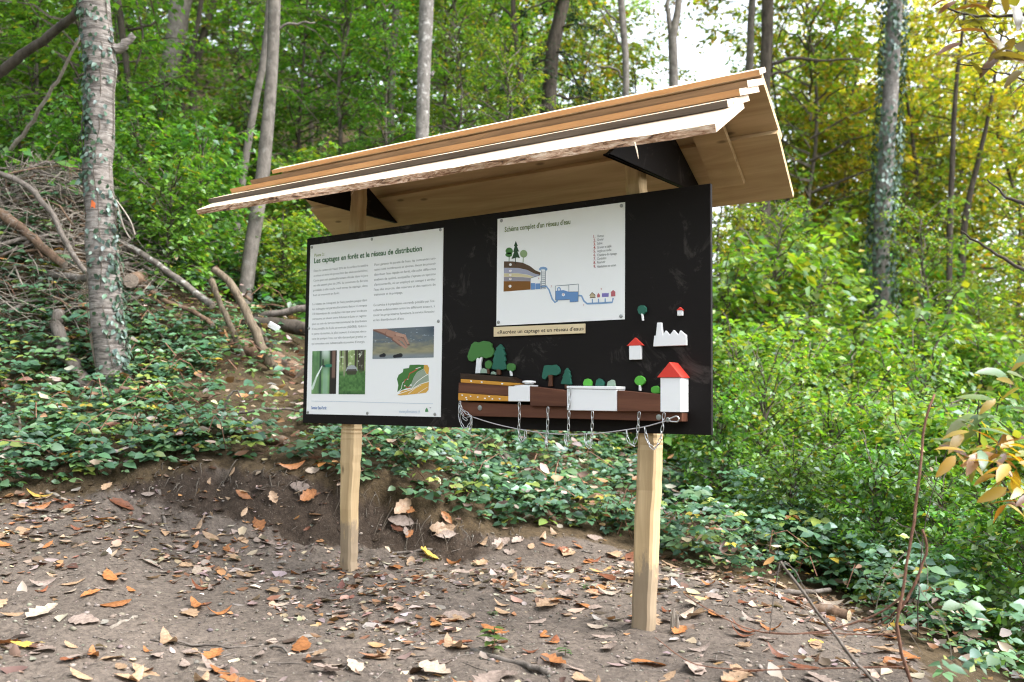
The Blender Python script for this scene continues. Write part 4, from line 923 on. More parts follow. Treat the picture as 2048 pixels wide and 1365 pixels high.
for k in range(4):
    a0 = r_.normal(.5 if k < 2 else -1.0, .3); zz = np.arange(3, 32 if k > 1 else 20, 2); p_ = []
    for z in zz:
        tc_ = CAM - CS[z]; tc_[2] = 0; tc_ /= np.linalg.norm(tc_); rr_ = np.cross((0, 0, 1), tc_); a0 += r_.normal(0, .1); p_.append(CS[z] + (tc_ * math.cos(a0) + rr_ * math.sin(a0)) * CR[z] * 1.03)
    vines.tube(smooth_path(p_, 30, .008, k), .0035, 4)
part('ivy_stem', vines, M['twig'], cherry)
# sprayed forestry mark, a thin skin on the bark
mk = MB(); V_ = []
poly2 = [(171, 428), (174, 414), (178, 405), (184, 400), (191, 407), (190, 418), (184, 413), (180, 418), (175, 426)]
uface = uc - 58 / FPX * uc / 2 - .018
P_ = [at_u(a_, b_, uface + abs(a_ - 198) ** 2 / 29 ** 2 * .085) for a_, b_ in poly2]
mk.add(P_, [tuple(range(len(P_)))]); part('paint_mark', mk, flat('orange_spray', (.75, .17, .05), .7), cherry)
hang = MB()
for q in ([(232, 400), (250, 425), (262, 445), (270, 470)], [(236, 410), (243, 440), (256, 470), (262, 478)]): hang.tube(smooth_path([at_u(a_, b_, uc - .1) for a_, b_ in q], 12), .006, 4)
part('hanging_twig', hang, M['pale_stick'], cherry)

b2 = ray_ground(490, 612); u2 = float(xy_to_uv(b2[0], b2[1])[0])
big_tree('slender smooth grey tree with two fungus-like knots standing left of the roof', [(489, 622, 30), (497, 540, 29), (512, 440, 29), (528, 330, 27), (538, 220, 25), (546, 100, 25), (549, 0, 24), (552, -150, 22)], u2, 'beech_bark', crown=('green_b', -2.6, 1.0), cs_=.9,
         stubs=[[(556, 62, 5), (575, 50, 6), (600, 47, 5), (630, 46, 4)], [(560, 55, 3), (556, 100, 4), (546, 150, 5)]], group='grey trunks behind the board')
big_tree('thin leaning grey trunk close left of the slender smooth grey tree', [(470, 480, 15), (480, 400, 15), (494, 300, 15), (514, 190, 15), (533, 80, 15), (540, 0, 14)], u2 + 1.2, 'beech_bark', up=2.5, group='grey trunks behind the board')
big_tree('stout grey trunk with a mossy flank, leaning right, behind the cherry tree', [(325, 330, 34), (328, 260, 33), (335, 190, 34), (345, 110, 38), (357, 40, 42), (366, -30, 42)], 14.5, 'beech_bark', crown=('green_c', -3, 0), cs_=1.3)
big_tree('thin dark trunk leaning right next to the stout mossy trunk', [(372, 150, 9), (384, 100, 9), (397, 40, 10), (404, -10, 10)], 16, 'dark_bark', group='far dark trunks on the hillside')
big_tree('dark ivy-covered trunk right of the stout mossy trunk', [(392, 130, 14), (405, 80, 15), (420, 30, 15), (432, -20, 15)], 18, 'dark_bark', group='far dark trunks on the hillside')
big_tree('dark branching young tree right behind the cherry tree', [(272, 275, 11), (262, 220, 10), (256, 160, 11), (248, 90, 13), (240, 30, 14), (232, -20, 14)], 10.5, 'dark_bark', up=2, crown=('green_a', -4.2, 2), cs_=.8,
         stubs=[[(256, 200, 6), (290, 180, 5), (330, 165, 4), (370, 150, 2)], [(262, 210, 6), (300, 195, 5), (350, 160, 3)], [(268, 150, 5), (285, 80, 5), (272, 0, 4)], [(256, 60, 7), (300, 50, 5), (330, 30, 4)]])
big_tree('pale mottled trunk rising right behind the roof ridge', [(845, 300, 27), (846, 230, 27), (849, 130, 27), (852, 40, 29), (854, -40, 29)], 10.5, 'pale_bark', crown=('lime_a', -2.5, .7), n=30, stubs=[[(862, 150, 7), (868, 146, 6)]])
big_tree('grey trunk with dark side branches left of the pale mottled trunk', [(778, 270, 18), (782, 180, 18), (786, 100, 17), (792, 30, 15), (795, -20, 15)], 14, 'beech_bark', crown=('green_b', -3, 0), stubs=[[(780, 210, 8), (762, 190, 6), (735, 185, 3)], [(785, 120, 6), (760, 90, 4), (740, 60, 3)], [(783, 200, 7), (800, 230, 5), (806, 205, 3)]])
big_tree('thin dark forked tree left of the dark spruce', [(1040, 140, 11), (1032, 80, 11), (1026, 30, 11), (1028, -20, 9)], 13, 'dark_bark', stubs=[[(1028, 40, 7), (1012, 22, 5), (995, 5, 4)]], crown=('mixed_a', -3.5, 0), cs_=.8)
big_tree('slim grey tree with drooping side twigs behind the roof ridge', [(1252, 200, 13), (1251, 120, 13), (1246, 50, 14), (1240, -10, 14)], 12, 'beech_bark', crown=('mixed_a', -2.8, 1), stubs=[[(1250, 165, 5), (1235, 140, 5), (1195, 133, 3)], [(1245, 50, 6), (1220, 30, 4), (1205, 10, 3)], [(1248, 100, 5), (1225, 60, 4), (1200, 20, 3)]])
big_tree('forked dark grey tree in the gap of white sky', [(1348, 200, 20), (1346, 120, 19), (1345, 70, 18), (1355, 30, 15), (1360, -20, 13)], 13, 'beech_bark', crown=('lime_a', 1.2, 2.2), cs_=.5, stubs=[[(1345, 75, 12), (1338, 40, 10), (1334, -10, 8)]])
big_tree('dark trunk just right of the roof end', [(1528, 240, 25), (1530, 150, 24), (1534, 70, 24), (1535, -10, 23)], 15, 'dark_bark', crown=('yellow_a', -3.2, 0), stubs=[[(1540, 130, 8), (1570, 120, 7), (1650, 122, 5), (1720, 118, 4)], [(1535, 150, 7), (1570, 145, 5), (1610, 130, 3)]])
itree, IS, IR, ib = big_tree('tall ivy-clad tree with a bare pale streak right of the board', [(1762, 640, 36), (1764, 500, 34), (1768, 380, 33), (1776, 250, 32), (1784, 120, 31), (1790, 0, 29), (1794, -120, 26)], 13.5, 'pale_bark', crown=('yellow_a', -2.6, 1.4), cs_=1.2)
NI = 5200; ii = (r_.random(NI) * (len(IS) - 1)).astype(int); ctr = IS[ii] + (IS[np.minimum(ii + 1, len(IS) - 1)] - IS[ii]) * r_.random((NI, 1))
az = r_.uniform(0, 6.283, NI); out = np.c_[np.cos(az), np.sin(az), r_.normal(0, .2, NI)]; clump = .06 + .42 * np.clip(fbm(ctr[:, 2] * 1.3, az * .9, 6, 3) - .3, 0, 1) * r_.random(NI)
rowi = project(ctr)[0][:, 1]; keep = ~((rowi > 150) & (rowi < 215) & (np.abs(az - 5.4) < 1.0)); out, ctr, ii, clump = out[keep], ctr[keep], ii[keep], clump[keep]; n_ = len(out)
me = leaf_mesh('ivy', ctr + out * (IR[ii] + clump)[:, None] - ib, np.c_[r_.normal(0, .5, (n_, 2)), -np.ones(n_)], out + np.array([0, 0, .4]) + r_.normal(0, .3, (n_, 3)), r_.uniform(.06, .1, n_), pal(r_, [(.05, .09, .05, 3), (.035, .065, .035, 2), (.08, .13, .07, 1)], n_), M['ivy_leaf'])
part('ivy', me, None, itree, kind='stuff')
for lab, rows_, u_ in (('left one of two dark ivy trunks side by side beyond the shrubs', [(1895, 660, 12), (1898, 560, 12), (1900, 450, 12), (1905, 330, 11), (1910, 200, 9), (1925, 60, 6)], 15), ('right one of two dark ivy trunks side by side, leaning right', [(1915, 640, 15), (1922, 540, 16), (1932, 430, 13), (1955, 330, 10), (1975, 240, 8), (1990, 150, 6)], 15.5)):
    big_tree(lab, rows_, u_, 'dark_bark', crown=('yellow_a', -3.5, u_), up=1.5)
big_tree('brown trunk at the top left corner of the hillside', [(30, 170, 22), (32, 90, 23), (34, 0, 23), (35, -40, 23)], 15, 'dark_bark', crown=('green_c', -4, 0), group='far dark trunks on the hillside')
big_tree('thin grey trunk beside the brown trunk above the brushwood', [(58, 200, 10), (54, 110, 11), (50, 20, 11), (48, -20, 11)], 14, 'beech_bark', group='far dark trunks on the hillside')
big_tree('short mossy broken trunk seen under the left roof end', [(632, 500, 26), (625, 450, 24), (616, 410, 22), (610, 375, 18)], 11.5, 'beech_bark', up=0, n=12)
big_tree('grey trunk seen just under the right roof end', [(1480, 470, 18), (1484, 420, 18), (1488, 380, 18), (1492, 300, 17), (1498, 150, 16)], 16, 'beech_bark', crown=('mixed_a', -3, 1))
solo('fallen_tree', MB().tube(smooth_path([at_u(-20, 165, 8.2), at_u(40, 112, 8.1), at_u(100, 72, 8), at_u(168, 12, 7.8)], 16, .006, 3), np.linspace(.045, .034, 16), 8, True, 4, .15), M['dark_bark'], 'dark dead trunk leaning across against the cherry tree', 'dead tree', smooth=True)
solo('leaning_stem', MB().tube(smooth_path([at_u(15, 312, 8.6), at_u(70, 235, 8.4), at_u(115, 160, 8.2), at_u(162, 70, 8)], 16, .008, 4), np.linspace(.022, .012, 16), 6, True, 5, .2), M['pale_stick'], 'thin pale stem leaning over the brushwood pile', 'stem', smooth=True)
# the spruce
x, y, z = ground_at(1105, 13.0); place('conifer', 'spruce_tree', 'dark spruce in the shade behind the roof ridge', 'tree', x, y, z + .3, .8, .4, None, 1.15)

# ------------------------------------------------------------------ understory, each little tree on its own
def rows_of(specs, name, cat, group):
    for i, (px, u, key, s, lab) in enumerate(specs):
        x, y, z = ground_at(px, u); r2 = np.random.default_rng(int(px * 7 + u * 100) & 0xffff)
        place(key, name, lab, cat, x, y, z - .05, s, r2.uniform(0, 6.28), group, s * r2.uniform(.9, 1.15))
LMK_L = [(0, 'left of the brushwood'), (90, 'above the brushwood'), (165, 'left of the cherry tree'), (245, 'behind the cherry tree'), (320, 'right of the cherry tree'), (400, 'beside the stout mossy trunk'), (480, 'left of the thin leaning trunk'), (570, 'beside the slender smooth trunk'), (690, 'above the left roof end')]
LMK_C = [(770, 'left of the trunk with dark side branches'), (840, 'left of the pale mottled trunk'), (920, 'right of the pale mottled trunk'), (1030, 'left of the dark spruce'), (1140, 'beside the dark spruce'), (1230, 'right of the dark spruce'), (1345, 'left of the forked trunk in the sky gap'), (1420, 'just behind the right post')]
LMK_R = [(1480, 'just right of the black panel'), (1560, 'under the right roof end'), (1640, 'right of the roof end'), (1720, 'left of the ivy-clad tree'), (1800, 'behind the ivy-clad tree'), (1880, 'right of the ivy-clad tree'), (1950, 'around the two dark ivy trunks'), (2030, 'right of the two dark ivy trunks'), (9999, 'at the picture edge above the chestnut shoots')]
KIND = {'green_a': 'dense green', 'green_b': 'drooping green', 'green_c': 'wide green', 'lime_a': 'light yellow-green', 'mixed_a': 'sparse brownish-green', 'mixed_b': 'brownish-green', 'yellow_a': 'sparse yellow', 'yellow_b': 'golden yellow', 'bush_green': 'green', 'bush_lime': 'bright yellow-green', 'bush_mixed': 'mottled yellow and green'}
def auto_label(px, u, key, s_, what):
    where = next(w for lim, w in LMK_L + LMK_C + LMK_R if px < lim)
    tiers = ['low down', 'halfway back', 'far back', 'at the very back']; t_ = tiers[int(np.searchsorted([9.4, 13.5, 21], u))] if what == 'shrub' else tiers[int(np.searchsorted([12.6, 17.5, 25], u))]
    return f"{KIND[key]} {what} {t_} {where}"
G1 = [(-160, 11, 'green_a', .8), (-60, 13, 'green_b', 1), (40, 11.5, 'green_c', .6), (95, 14, 'green_a', .8), (150, 17, 'green_c', 1), (215, 12, 'green_b', .62), (275, 17, 'green_c', .9), (300, 10.8, 'green_b', .4), (345, 18.5, 'lime_a', 1.1), (450, 19, 'green_b', 1.2), (520, 15, 'green_c', .8),
      (585, 13.5, 'green_a', .7), (610, 19, 'lime_a', 1.2), (-120, 20, 'green_c', 1.4), (30, 22, 'green_a', 1.4), (120, 25, 'green_b', 1.6), (230, 24, 'lime_a', 1.5), (330, 27, 'green_c', 1.7), (430, 26, 'lime_a', 1.7), (540, 27, 'green_a', 1.7), (640, 24, 'green_c', 1.5), (60, 36, 'green_a', 2.2), (200, 38, 'green_c', 2.3), (370, 36, 'green_b', 2.3), (500, 38, 'green_c', 2.3), (620, 34, 'green_a', 2.1), (-60, 30, 'green_c', 1.9)]
G2 = [(670, 13, 'green_c', .75), (720, 16, 'green_a', 1), (760, 12, 'green_b', .6), (800, 20, 'lime_a', 1.2), (880, 15, 'green_b', .95), (905, 12.5, 'lime_a', .62), (960, 17, 'green_c', 1), (990, 22, 'lime_a', 1.3), (1040, 18, 'green_a', 1), (1010, 11.5, 'lime_a', .6), (1130, 17.5, 'mixed_a', .95), (1180, 14.5, 'mixed_a', .78), (1165, 11, 'mixed_a', .38), (1215, 19, 'lime_a', 1.1),
      (1270, 15, 'mixed_a', .8), (740, 26, 'green_b', 1.7), (850, 27, 'lime_a', 1.7), (930, 28, 'green_a', 1.8), (1080, 27, 'lime_a', 1.6), (760, 37, 'green_c', 2.3), (900, 38, 'green_a', 2.3), (1010, 36, 'green_c', 2.2), (1160, 34, 'lime_a', 2)]
G3 = [(1440, 13, 'mixed_b', .55), (1510, 17, 'lime_a', .7), (1560, 12, 'lime_a', .55), (1600, 20, 'mixed_b', 1.1), (1660, 14, 'green_c', .55), (1700, 18, 'yellow_b', 1), (1850, 13, 'lime_a', .62), (1880, 19, 'mixed_b', 1.05), (1950, 14, 'green_c', .5), (2090, 12, 'lime_a', .75), (2140, 15, 'mixed_b', 1.0), (1820, 17, 'lime_a', .9)]
G4 = [(1560, 26, 'mixed_a', 1.35), (1640, 22, 'mixed_b', 1.3), (1730, 24, 'yellow_b', 1.5), (1830, 23, 'lime_a', 1.45), (1905, 27, 'yellow_b', 1.6), (2080, 26, 'lime_a', 1.7), (1690, 30, 'lime_a', 1.8), (1660, 20, 'mixed_b', 1.2), (1760, 21, 'lime_a', 1.3), (1890, 21, 'mixed_b', 1.3), (2040, 21, 'yellow_b', 1.3), (1620, 32, 'yellow_a', 1.8), (1850, 33, 'yellow_a', 2.0), (1770, 36, 'mixed_b', 2.0), (2150, 30, 'yellow_b', 2), (1575, 18, 'mixed_a', 1.3), (1625, 17, 'lime_a', 1.3), (1725, 19, 'mixed_a', 1.45), (1840, 18, 'yellow_a', 1.4), (1935, 19, 'lime_a', 1.4), (2035, 18, 'mixed_a', 1.45)]
for G_, nm_, gp_ in ((G1, 'understory_tree', 'understory trees on the hillside'), (G2, 'understory_tree', 'understory trees behind the roof'), (G3, 'understory_tree', 'autumn trees right of the board'), (G4, 'autumn_tree', 'autumn trees against the sky')):
    rows_of([(*g, auto_label(*g, 'understory tree' if nm_[0] == 'u' else 'autumn tree')) for g in G_], nm_, 'tree', gp_)
S1 = [(20, 10.2, 'bush_green', 1), (140, 9.6, 'bush_green', .8), (270, 9.3, 'bush_green', .9), (330, 8.8, 'bush_green', .8), (390, 9.6, 'bush_green', .9), (300, 10.5, 'bush_green', 1.1), (365, 12, 'bush_green', .8), (480, 13, 'bush_green', 1.0), (560, 9.5, 'bush_mixed', .7), (600, 11.5, 'bush_mixed', .9), (210, 11, 'bush_green', 1.1), (90, 12.5, 'bush_green', 1.3)]
S2 = [(1440, 7.6, 'bush_green', .62), (1475, 9.0, 'bush_mixed', .95), (1530, 8.0, 'bush_lime', .8), (1600, 9.5, 'bush_lime', 1.05), (1660, 7.8, 'bush_lime', .8), (1720, 8.8, 'bush_lime', .95), (1790, 7.5, 'bush_mixed', .85), (1840, 9.5, 'bush_lime', 1.1), (1910, 8.0, 'bush_lime', .9), (1980, 7.0, 'bush_mixed', .85), (2050, 8.0, 'bush_green', 1), (2110, 6.5, 'bush_mixed', .95),
      (1450, 11, 'bush_lime', 1.3), (1540, 11.5, 'bush_mixed', 1.5), (1630, 12.5, 'bush_lime', 1.6), (1700, 11, 'bush_mixed', 1.35), (1780, 12, 'bush_lime', 1.6), (1870, 11.5, 'bush_mixed', 1.45), (1960, 11, 'bush_lime', 1.4), (2060, 11, 'bush_lime', 1.5), (1580, 6.6, 'bush_green', .6), (1750, 6.3, 'bush_green', .6), (1880, 6.0, 'bush_green', .6), (1970, 5.4, 'bush_green', .55), (2070, 5.0, 'bush_green', .65),
      (1500, 15, 'bush_lime', 1.8), (1590, 16, 'bush_mixed', 2.), (1690, 16.5, 'bush_lime', 2.1), (1800, 16, 'bush_mixed', 2.1), (1900, 17, 'bush_lime', 2.1)]
S3 = [(700, 9.5, 'bush_green', .55), (980, 9, 'bush_green', .6), (1180, 9.2, 'bush_mixed', .7), (1320, 9, 'bush_mixed', .7)]
for G_, gp_ in ((S1, 'shrubs on the hillside'), (S2, 'shrubs right of the board'), (S3, 'shrubs behind the panel')):
    rows_of([(*g, auto_label(*g, 'shrub')) for g in G_], 'shrub', 'shrub', gp_)

# unseen wood behind the clearing, added to keep low sky light off the board
rb = np.random.default_rng(64)
for i in range(34):       # a loose ring facing the board
    an = math.radians(-178 + 172 * (i + .5) / 34 * 1.0 + rb.normal(0, 2)); dist = (8.5, 11.5, 14.5)[i % 3] + rb.uniform(-.6, .6); x, y = 1.3 + dist * math.cos(an), .0 + dist * math.sin(an)
    q_, dep_ = project(np.array([x, y, 0.0]))
    if dep_ > .1 and abs(q_[0] - CX) < 1500: continue
    key = ['green_c', 'green_a', 'lime_a', 'mixed_b'][i % 4]; s_ = (.66, .95, 1.25)[i % 3] * rb.uniform(.9, 1.1)
    place(key, 'understory_tree', 'unseen tree behind the clearing, added opposite the board to block low sky', 'tree', x, y, float(ground_z(x, y, False)) - .4, s_, i * 1.7, 'unseen trees across the clearing', s_ * 1.1)
    if i % 2 == 0: place('bush_green', 'shrub', 'unseen shrub behind the clearing, added opposite the board to block low sky', 'shrub', x * .9 + .3, y * .85, float(ground_z(x, y, False)) - .1, 1.6, i, 'unseen shrubs across the clearing')

# ------------------------------------------------------------------ bramble and ivy carpet
r_ = np.random.default_rng(55)
def carpet(n_, u0, u1, amax, power=1.0):
    u = u0 + (u1 - u0) * r_.random(n_) ** power; a = r_.uniform(-amax, amax, n_); x, y = uv_to_xy(u, a * u); z = ground_z(x, y); return u, a, x, y, z
def trifoliate(x, y, z, size, colr_, tilt=.35, spread_=.35):
    n_ = len(x); P0 = np.stack([x, y, z], -1); az = r_.uniform(0, 6.283, n_); N_ = np.c_[r_.normal(0, tilt, (n_, 2)), np.ones(n_)] + np.r_[-FWD * .35, 0]
    P_, D_, NN, S_, C_ = [], [], [], [], []
    for k, (da, sc) in enumerate(((0, 1.1), (1.25, .9), (-1.25, .9))):
        d = np.c_[np.cos(az + da), np.sin(az + da), np.full(n_, -.12)]; P_.append(P0 + d * size[:, None] * .12); D_.append(d); NN.append(N_ + r_.normal(0, .15, (n_, 3))); S_.append(size * sc * r_.uniform(.85, 1.15, n_)); C_.append(colr_ * r_.uniform(.88, 1.12, (n_, 1)))
    return [np.concatenate(q) for q in (P_, D_, NN, S_, C_)]
u, a, x, y, z = carpet(56000, 3.0, 11.5, .63, .9); dens = fbm(x * 1.1, y * 1.1, 71, 3); right = a > .18
keep = is_veg(x, y, z, -6) & (r_.random(len(x)) < np.clip((dens - .27) * 6.0, .10, 1) * np.where(right, 1, .95)) & (r_.random(len(x)) < np.clip(u / 7.5, .35, 1))
u, a, x, y, z, right = [q[keep] for q in (u, a, x, y, z, right)]; n_ = len(x)
hm = .06 + .42 * np.clip(fbm(x * .9, y * .9, 33, 3), 0, 1) * np.where(right, 1.9, .8); zz = z + .02 + hm * r_.random(n_)
size = np.clip(r_.lognormal(-2.85, .33, n_), .025, .095) * np.where(right & (u < 6), .78, 1)
P_, D_, N_, S_, C_ = trifoliate(x, y, zz, size, pal(r_, BRAM, n_) * np.where(right, 1.15, 1.0)[:, None])
me = leaf_mesh('bramble_carpet', P_, D_, N_, S_, C_, M['bramble_leaf'], T_MID); o = bpy.data.objects.new('bramble_carpet', me); COL.objects.link(o)
tag(o, 'carpet of bramble and ivy leaves covering the bank and the slope behind', 'undergrowth', kind='stuff')
# finer herbs and seedlings of other kinds between the brambles
u3, a3, x3, y3, z3_ = carpet(26000, 3.4, 12, .64, .9); k3 = is_veg(x3, y3, z3_, -4) & (r_.random(len(x3)) < np.clip((fbm(x3 * 1.4, y3 * 1.4, 191, 3) - .36) * 6, .03, 1)); x3, y3, z3_ = x3[k3], y3[k3], z3_[k3]; m3 = len(x3)
me = leaf_mesh('bank_herbs', np.stack([x3, y3, z3_ + .03 + .38 * r_.random(m3) * np.clip(fbm(x3, y3, 12, 2) * 1.5, .2, 1)], -1), np.c_[r_.normal(0, 1, (m3, 2)), r_.normal(-.1, .35, m3)], np.c_[r_.normal(0, .5, (m3, 2)), np.ones(m3)] + np.r_[-FWD * .3, 0], r_.uniform(.018, .05, m3), pal(r_, [(.12, .22, .06, 4), (.08, .17, .06, 3), (.22, .27, .05, 1.4), (.26, .15, .06, .6)], m3), M['bramble_leaf'], T_LOW)
o = bpy.data.objects.new('bank_herbs', me); COL.objects.link(o); tag(o, 'fine light green herbs growing between the brambles', 'undergrowth', kind='stuff')
# canes between the leaves
mbc = MB()
for k in range(700):
    j = r_.integers(n_); p = np.array([x[j], y[j], z[j] + .03]); az = r_.uniform(0, 6.28); L = r_.uniform(.2, .6); d = np.array([math.cos(az), math.sin(az), 0]) * L; top = r_.uniform(.08, .3)
    mbc.tube([p, p + d * .35 + (0, 0, top * .8), p + d * .7 + (0, 0, top), p + d + (0, 0, top * .55)], .0035, 3, False)
o = bpy.data.objects.new('bramble_canes', small_mesh('bramble_canes', mbc, M['red_cane'])); COL.objects.link(o); tag(o, 'thin reddish bramble canes between the leaves', 'undergrowth', kind='stuff')
# green herbs further up the slope
u, a, x, y, z = carpet(22000, 8.5, 24, .66, 1.2); dens = fbm(x * .6, y * .6, 171, 3); keep = (r_.random(len(x)) < np.clip((dens - .3) * 5, .05, 1)); u, a, x, y, z = [q[keep] for q in (u, a, x, y, z)]; n_ = len(x)
P_ = np.stack([x, y, z + .05 + .5 * r_.random(n_) * np.clip(dens[keep] * 1.6, .2, 1)], -1)
me = leaf_mesh('hillside_herbs', P_, np.c_[r_.normal(0, 1, (n_, 2)), np.full(n_, -.2)], np.c_[r_.normal(0, .4, (n_, 2)), np.ones(n_)] + np.r_[-FWD * .4, 0], r_.uniform(.08, .15, n_), pal(r_, GREEN[:3] + [(.09, .15, .03, 2)], n_), M['leaf'], T_LOW)
o = bpy.data.objects.new('hillside_herbs', me); COL.objects.link(o); tag(o, 'low green herbs and seedlings covering the upper hillside', 'undergrowth', kind='stuff')

# ------------------------------------------------------------------ brushwood pile
def stick(name, pts, r0, r1, mat, label, cat='stick', group=None, n=8, jit=.008, sides=6, seed=0, rough=.25, forks=0):
    S_ = smooth_path(pts, n, jit, seed); m_ = MB().tube(S_, np.linspace(r0, r1, n), sides, True, seed, rough)
    if forks:
        q_ = np.random.default_rng(seed + 9000)
        for f in range(forks):
            i_ = int(q_.integers(1, n - 1)); d = S_[i_ + 1] - S_[i_ - 1] if i_ + 1 < n else S_[i_] - S_[i_ - 1]; d /= np.linalg.norm(d); e = d + q_.normal(0, .55, 3); e /= np.linalg.norm(e); L = q_.uniform(.1, .35)
            m_.tube([S_[i_], S_[i_] + e * L * .5 + q_.normal(0, .012, 3), S_[i_] + e * L], [r0 * .45, r0 * .33, .0015], 4, False)
    return solo(name, m_, M[mat], label, cat, group, smooth=True, loc=S_[0])
r_ = np.random.default_rng(91); mcx, mcy = uv_to_xy(8.55, -4.3); mats = ['dead_wood', 'pale_stick', 'dead_wood', 'brown_log']
for k in range(230):
    rr = r_.random() ** .6 * 1.15; az = r_.uniform(0, 6.28); px_, py_ = mcx + rr * math.cos(az) * 1.1, mcy + rr * math.sin(az) * .75
    ori = r_.normal(.0, .75) if r_.random() < .7 else r_.uniform(-1.6, 1.6)
    d = np.r_[RGT * math.cos(ori) - FWD * math.sin(ori) * .7, 0]; L = r_.uniform(.3, 1.15); lift = r_.uniform(.02, .34) * (1.1 - rr * .6)
    pts = []
    for q in (-.5, -.15, .2, .5):
        p = np.array([px_, py_, 0]) + d * L * q; pts.append([p[0] + r_.normal(0, .012), p[1] + r_.normal(0, .012), float(ground_z(p[0], p[1], False)) * .45 + float(ground_z(px_, py_, False)) * .55 - .10 * abs(q) + lift + r_.normal(0, .02)])
    rad = r_.choice([.006, .009, .014, .022], p=[.33, .36, .22, .09]); mt = mats[r_.integers(4)]
    lab_ = {'dead_wood': 'grey dead branch', 'pale_stick': 'pale bare stick', 'brown_log': 'brown barked branch'}[mt]
    thick_ = 'thick' if rad > .013 else 'medium' if rad > .008 else 'thin'; long_ = 'long' if L > .75 else 'short'; hi_ = 'on top of' if rr < .4 else 'on the left flank of' if px_ * RGT[0] + py_ * RGT[1] < mcx * RGT[0] + mcy * RGT[1] else 'on the right flank of'
    stick('branch', pts, rad, rad * .5, mt, f'{thick_} {long_} {lab_} {hi_} the brushwood pile', 'branch', 'branches in the brushwood pile', 7, .007, 5, k, .25, int(r_.integers(0, 4)))
mbt = MB()
for k in range(1500):
    rr = r_.random() ** .6 * 1.15; az = r_.uniform(0, 6.28); p = np.array([mcx + rr * math.cos(az) * 1.1, mcy + rr * math.sin(az) * .8, 0]); p[2] = float(ground_z(p[0], p[1], False)) + r_.uniform(0, .3)
    d = r_.normal(0, 1, 3) * (1, 1, .5); d /= np.linalg.norm(d); L = r_.uniform(.08, .3); mbt.tube([p - d * L, p + r_.normal(0, .008, 3), p + d * L], [.004, .0035, .002], 3, False)
o = bpy.data.objects.new('brushwood_twigs', small_mesh('brushwood_twigs', mbt, M['pale_stick'])); COL.objects.link(o); tag(o, 'tangle of thin dry twigs filling the brushwood pile', 'twigs', kind='stuff')

# roots hanging out of the fresh cut
mbr = MB(); q_ = np.random.default_rng(404)
for k in range(110):
    px, py = q_.uniform(300, 1050), 0; py = np.interp(px, VEG[:, 0], VEG[:, 1]) + q_.uniform(-15, 45); p = ray_ground(px, py); d = np.r_[-FWD * q_.uniform(.02, .08), -q_.uniform(.05, .18)]; e = q_.normal(0, .03, 3)
    p0 = p + np.r_[-FWD * .01, .02]; mbr.tube(smooth_path([p0 - np.r_[-FWD * .03, 0], p0, p0 + d * .5 + e, p0 + d + e * 1.5], 7), np.linspace(.0035, .001, 7) * q_.uniform(.6, 1.5), 4, False)
o = bpy.data.objects.new('hanging_roots', small_mesh('hanging_roots', mbr, M['twig'])); COL.objects.link(o); tag(o, 'fine roots hanging out of the fresh cut bank', 'roots', kind='stuff')
# ------------------------------------------------------------------ logs, stakes and bigger branches
def on_ground(rows, lift):
    return [ray_ground(a_, b_) + np.array([0, 0, l_]) for (a_, b_), l_ in zip(rows, lift if hasattr(lift, '__len__') else [lift] * len(rows))]
M['grey_end'] = bark_mat('weathered_cut_end', (.12, .095, .075), (.24, .20, .165), (20, 20, 20), (.1, .08, .06), .3)
M['stake_wood'] = bark_mat('split_grey_brown_wood', (.06, .045, .03), (.18, .145, .105), (14, 14, 2), (.10, .075, .05), .3)
M['lichen_bark'] = bark_mat('lichen_bark', (.06, .052, .045), (.16, .14, .12), (6, 6, 4), (.40, .40, .37), .6)
def log_thing(name, label, pts, r0, r1, mat, cat='log', ends=(True, True), seed=0, sides=12, n=10, rough=.14, jit=.004, endm='grey_end'):
    S_ = smooth_path(pts, n, jit, seed); th_ = thing(name, label, cat, S_[0])
    R_ = np.linspace(r0, r1, n); part('bark', MB().tube(S_, R_, sides, False, seed, rough), M[mat], th_, True)
    for k, e in ((0, ends[0]), (-1, ends[1])):
        if not e: continue
        c = S_[k]; dv = S_[k] - S_[1 if k == 0 else -2]; dv /= np.linalg.norm(dv); ref = np.cross(dv, (0, 0, 1)); ref /= np.linalg.norm(ref); up = np.cross(ref, dv); rr = R_[k] * 1.0
        ring = [c + dv * .001 + (ref * math.cos(q) + up * math.sin(q)) * rr for q in np.linspace(0, 6.283, sides + 1)[:-1]]; m_ = MB(); m_.add(ring + [c + dv * .006], [(i, (i + 1) % sides, sides) for i in range(sides)])
        part('cut_end', m_, M[endm], th_)
    return th_
def at_list(rows, u0, u1):
    return [at_u(a_, b_, u0 + (u1 - u0) * i / max(len(rows) - 1, 1)) for i, (a_, b_) in enumerate(rows)]
ub = lambda px, py: float(xy_to_uv(*ray_ground(px, py)[:2])[0])
u_a = ub(560, 890)
log_thing('log', 'short brown log with broken bark lying at the top of the cut bank', at_list([(462, 858), (500, 868), (572, 886)], u_a + .08, u_a), .034, .040, 'brown_log', seed=1)
u_b = ub(548, 752)
log_thing('stake', 'thicker of two split grey stakes leaning left out of the brambles', at_list([(552, 748), (518, 680), (480, 600), (452, 558), (428, 540)], u_b, u_b + .25), .040, .029, 'stake_wood', 'stake', (False, True), 3, 10, 12, .3)
log_thing('stake', 'thinner of two split grey stakes leaning left out of the brambles', at_list([(487, 716), (464, 660), (438, 600), (422, 560)], u_b + .15, u_b + .35), .021, .028, 'stake_wood', 'stake', (False, True), 4, 9, 12, .3)
log_thing('log', 'thick dark log half hidden behind the split stakes', at_list([(470, 690), (530, 715), (600, 755)], u_b + .35, u_b + .2), .085, .10, 'brown_log', seed=5, rough=.2)
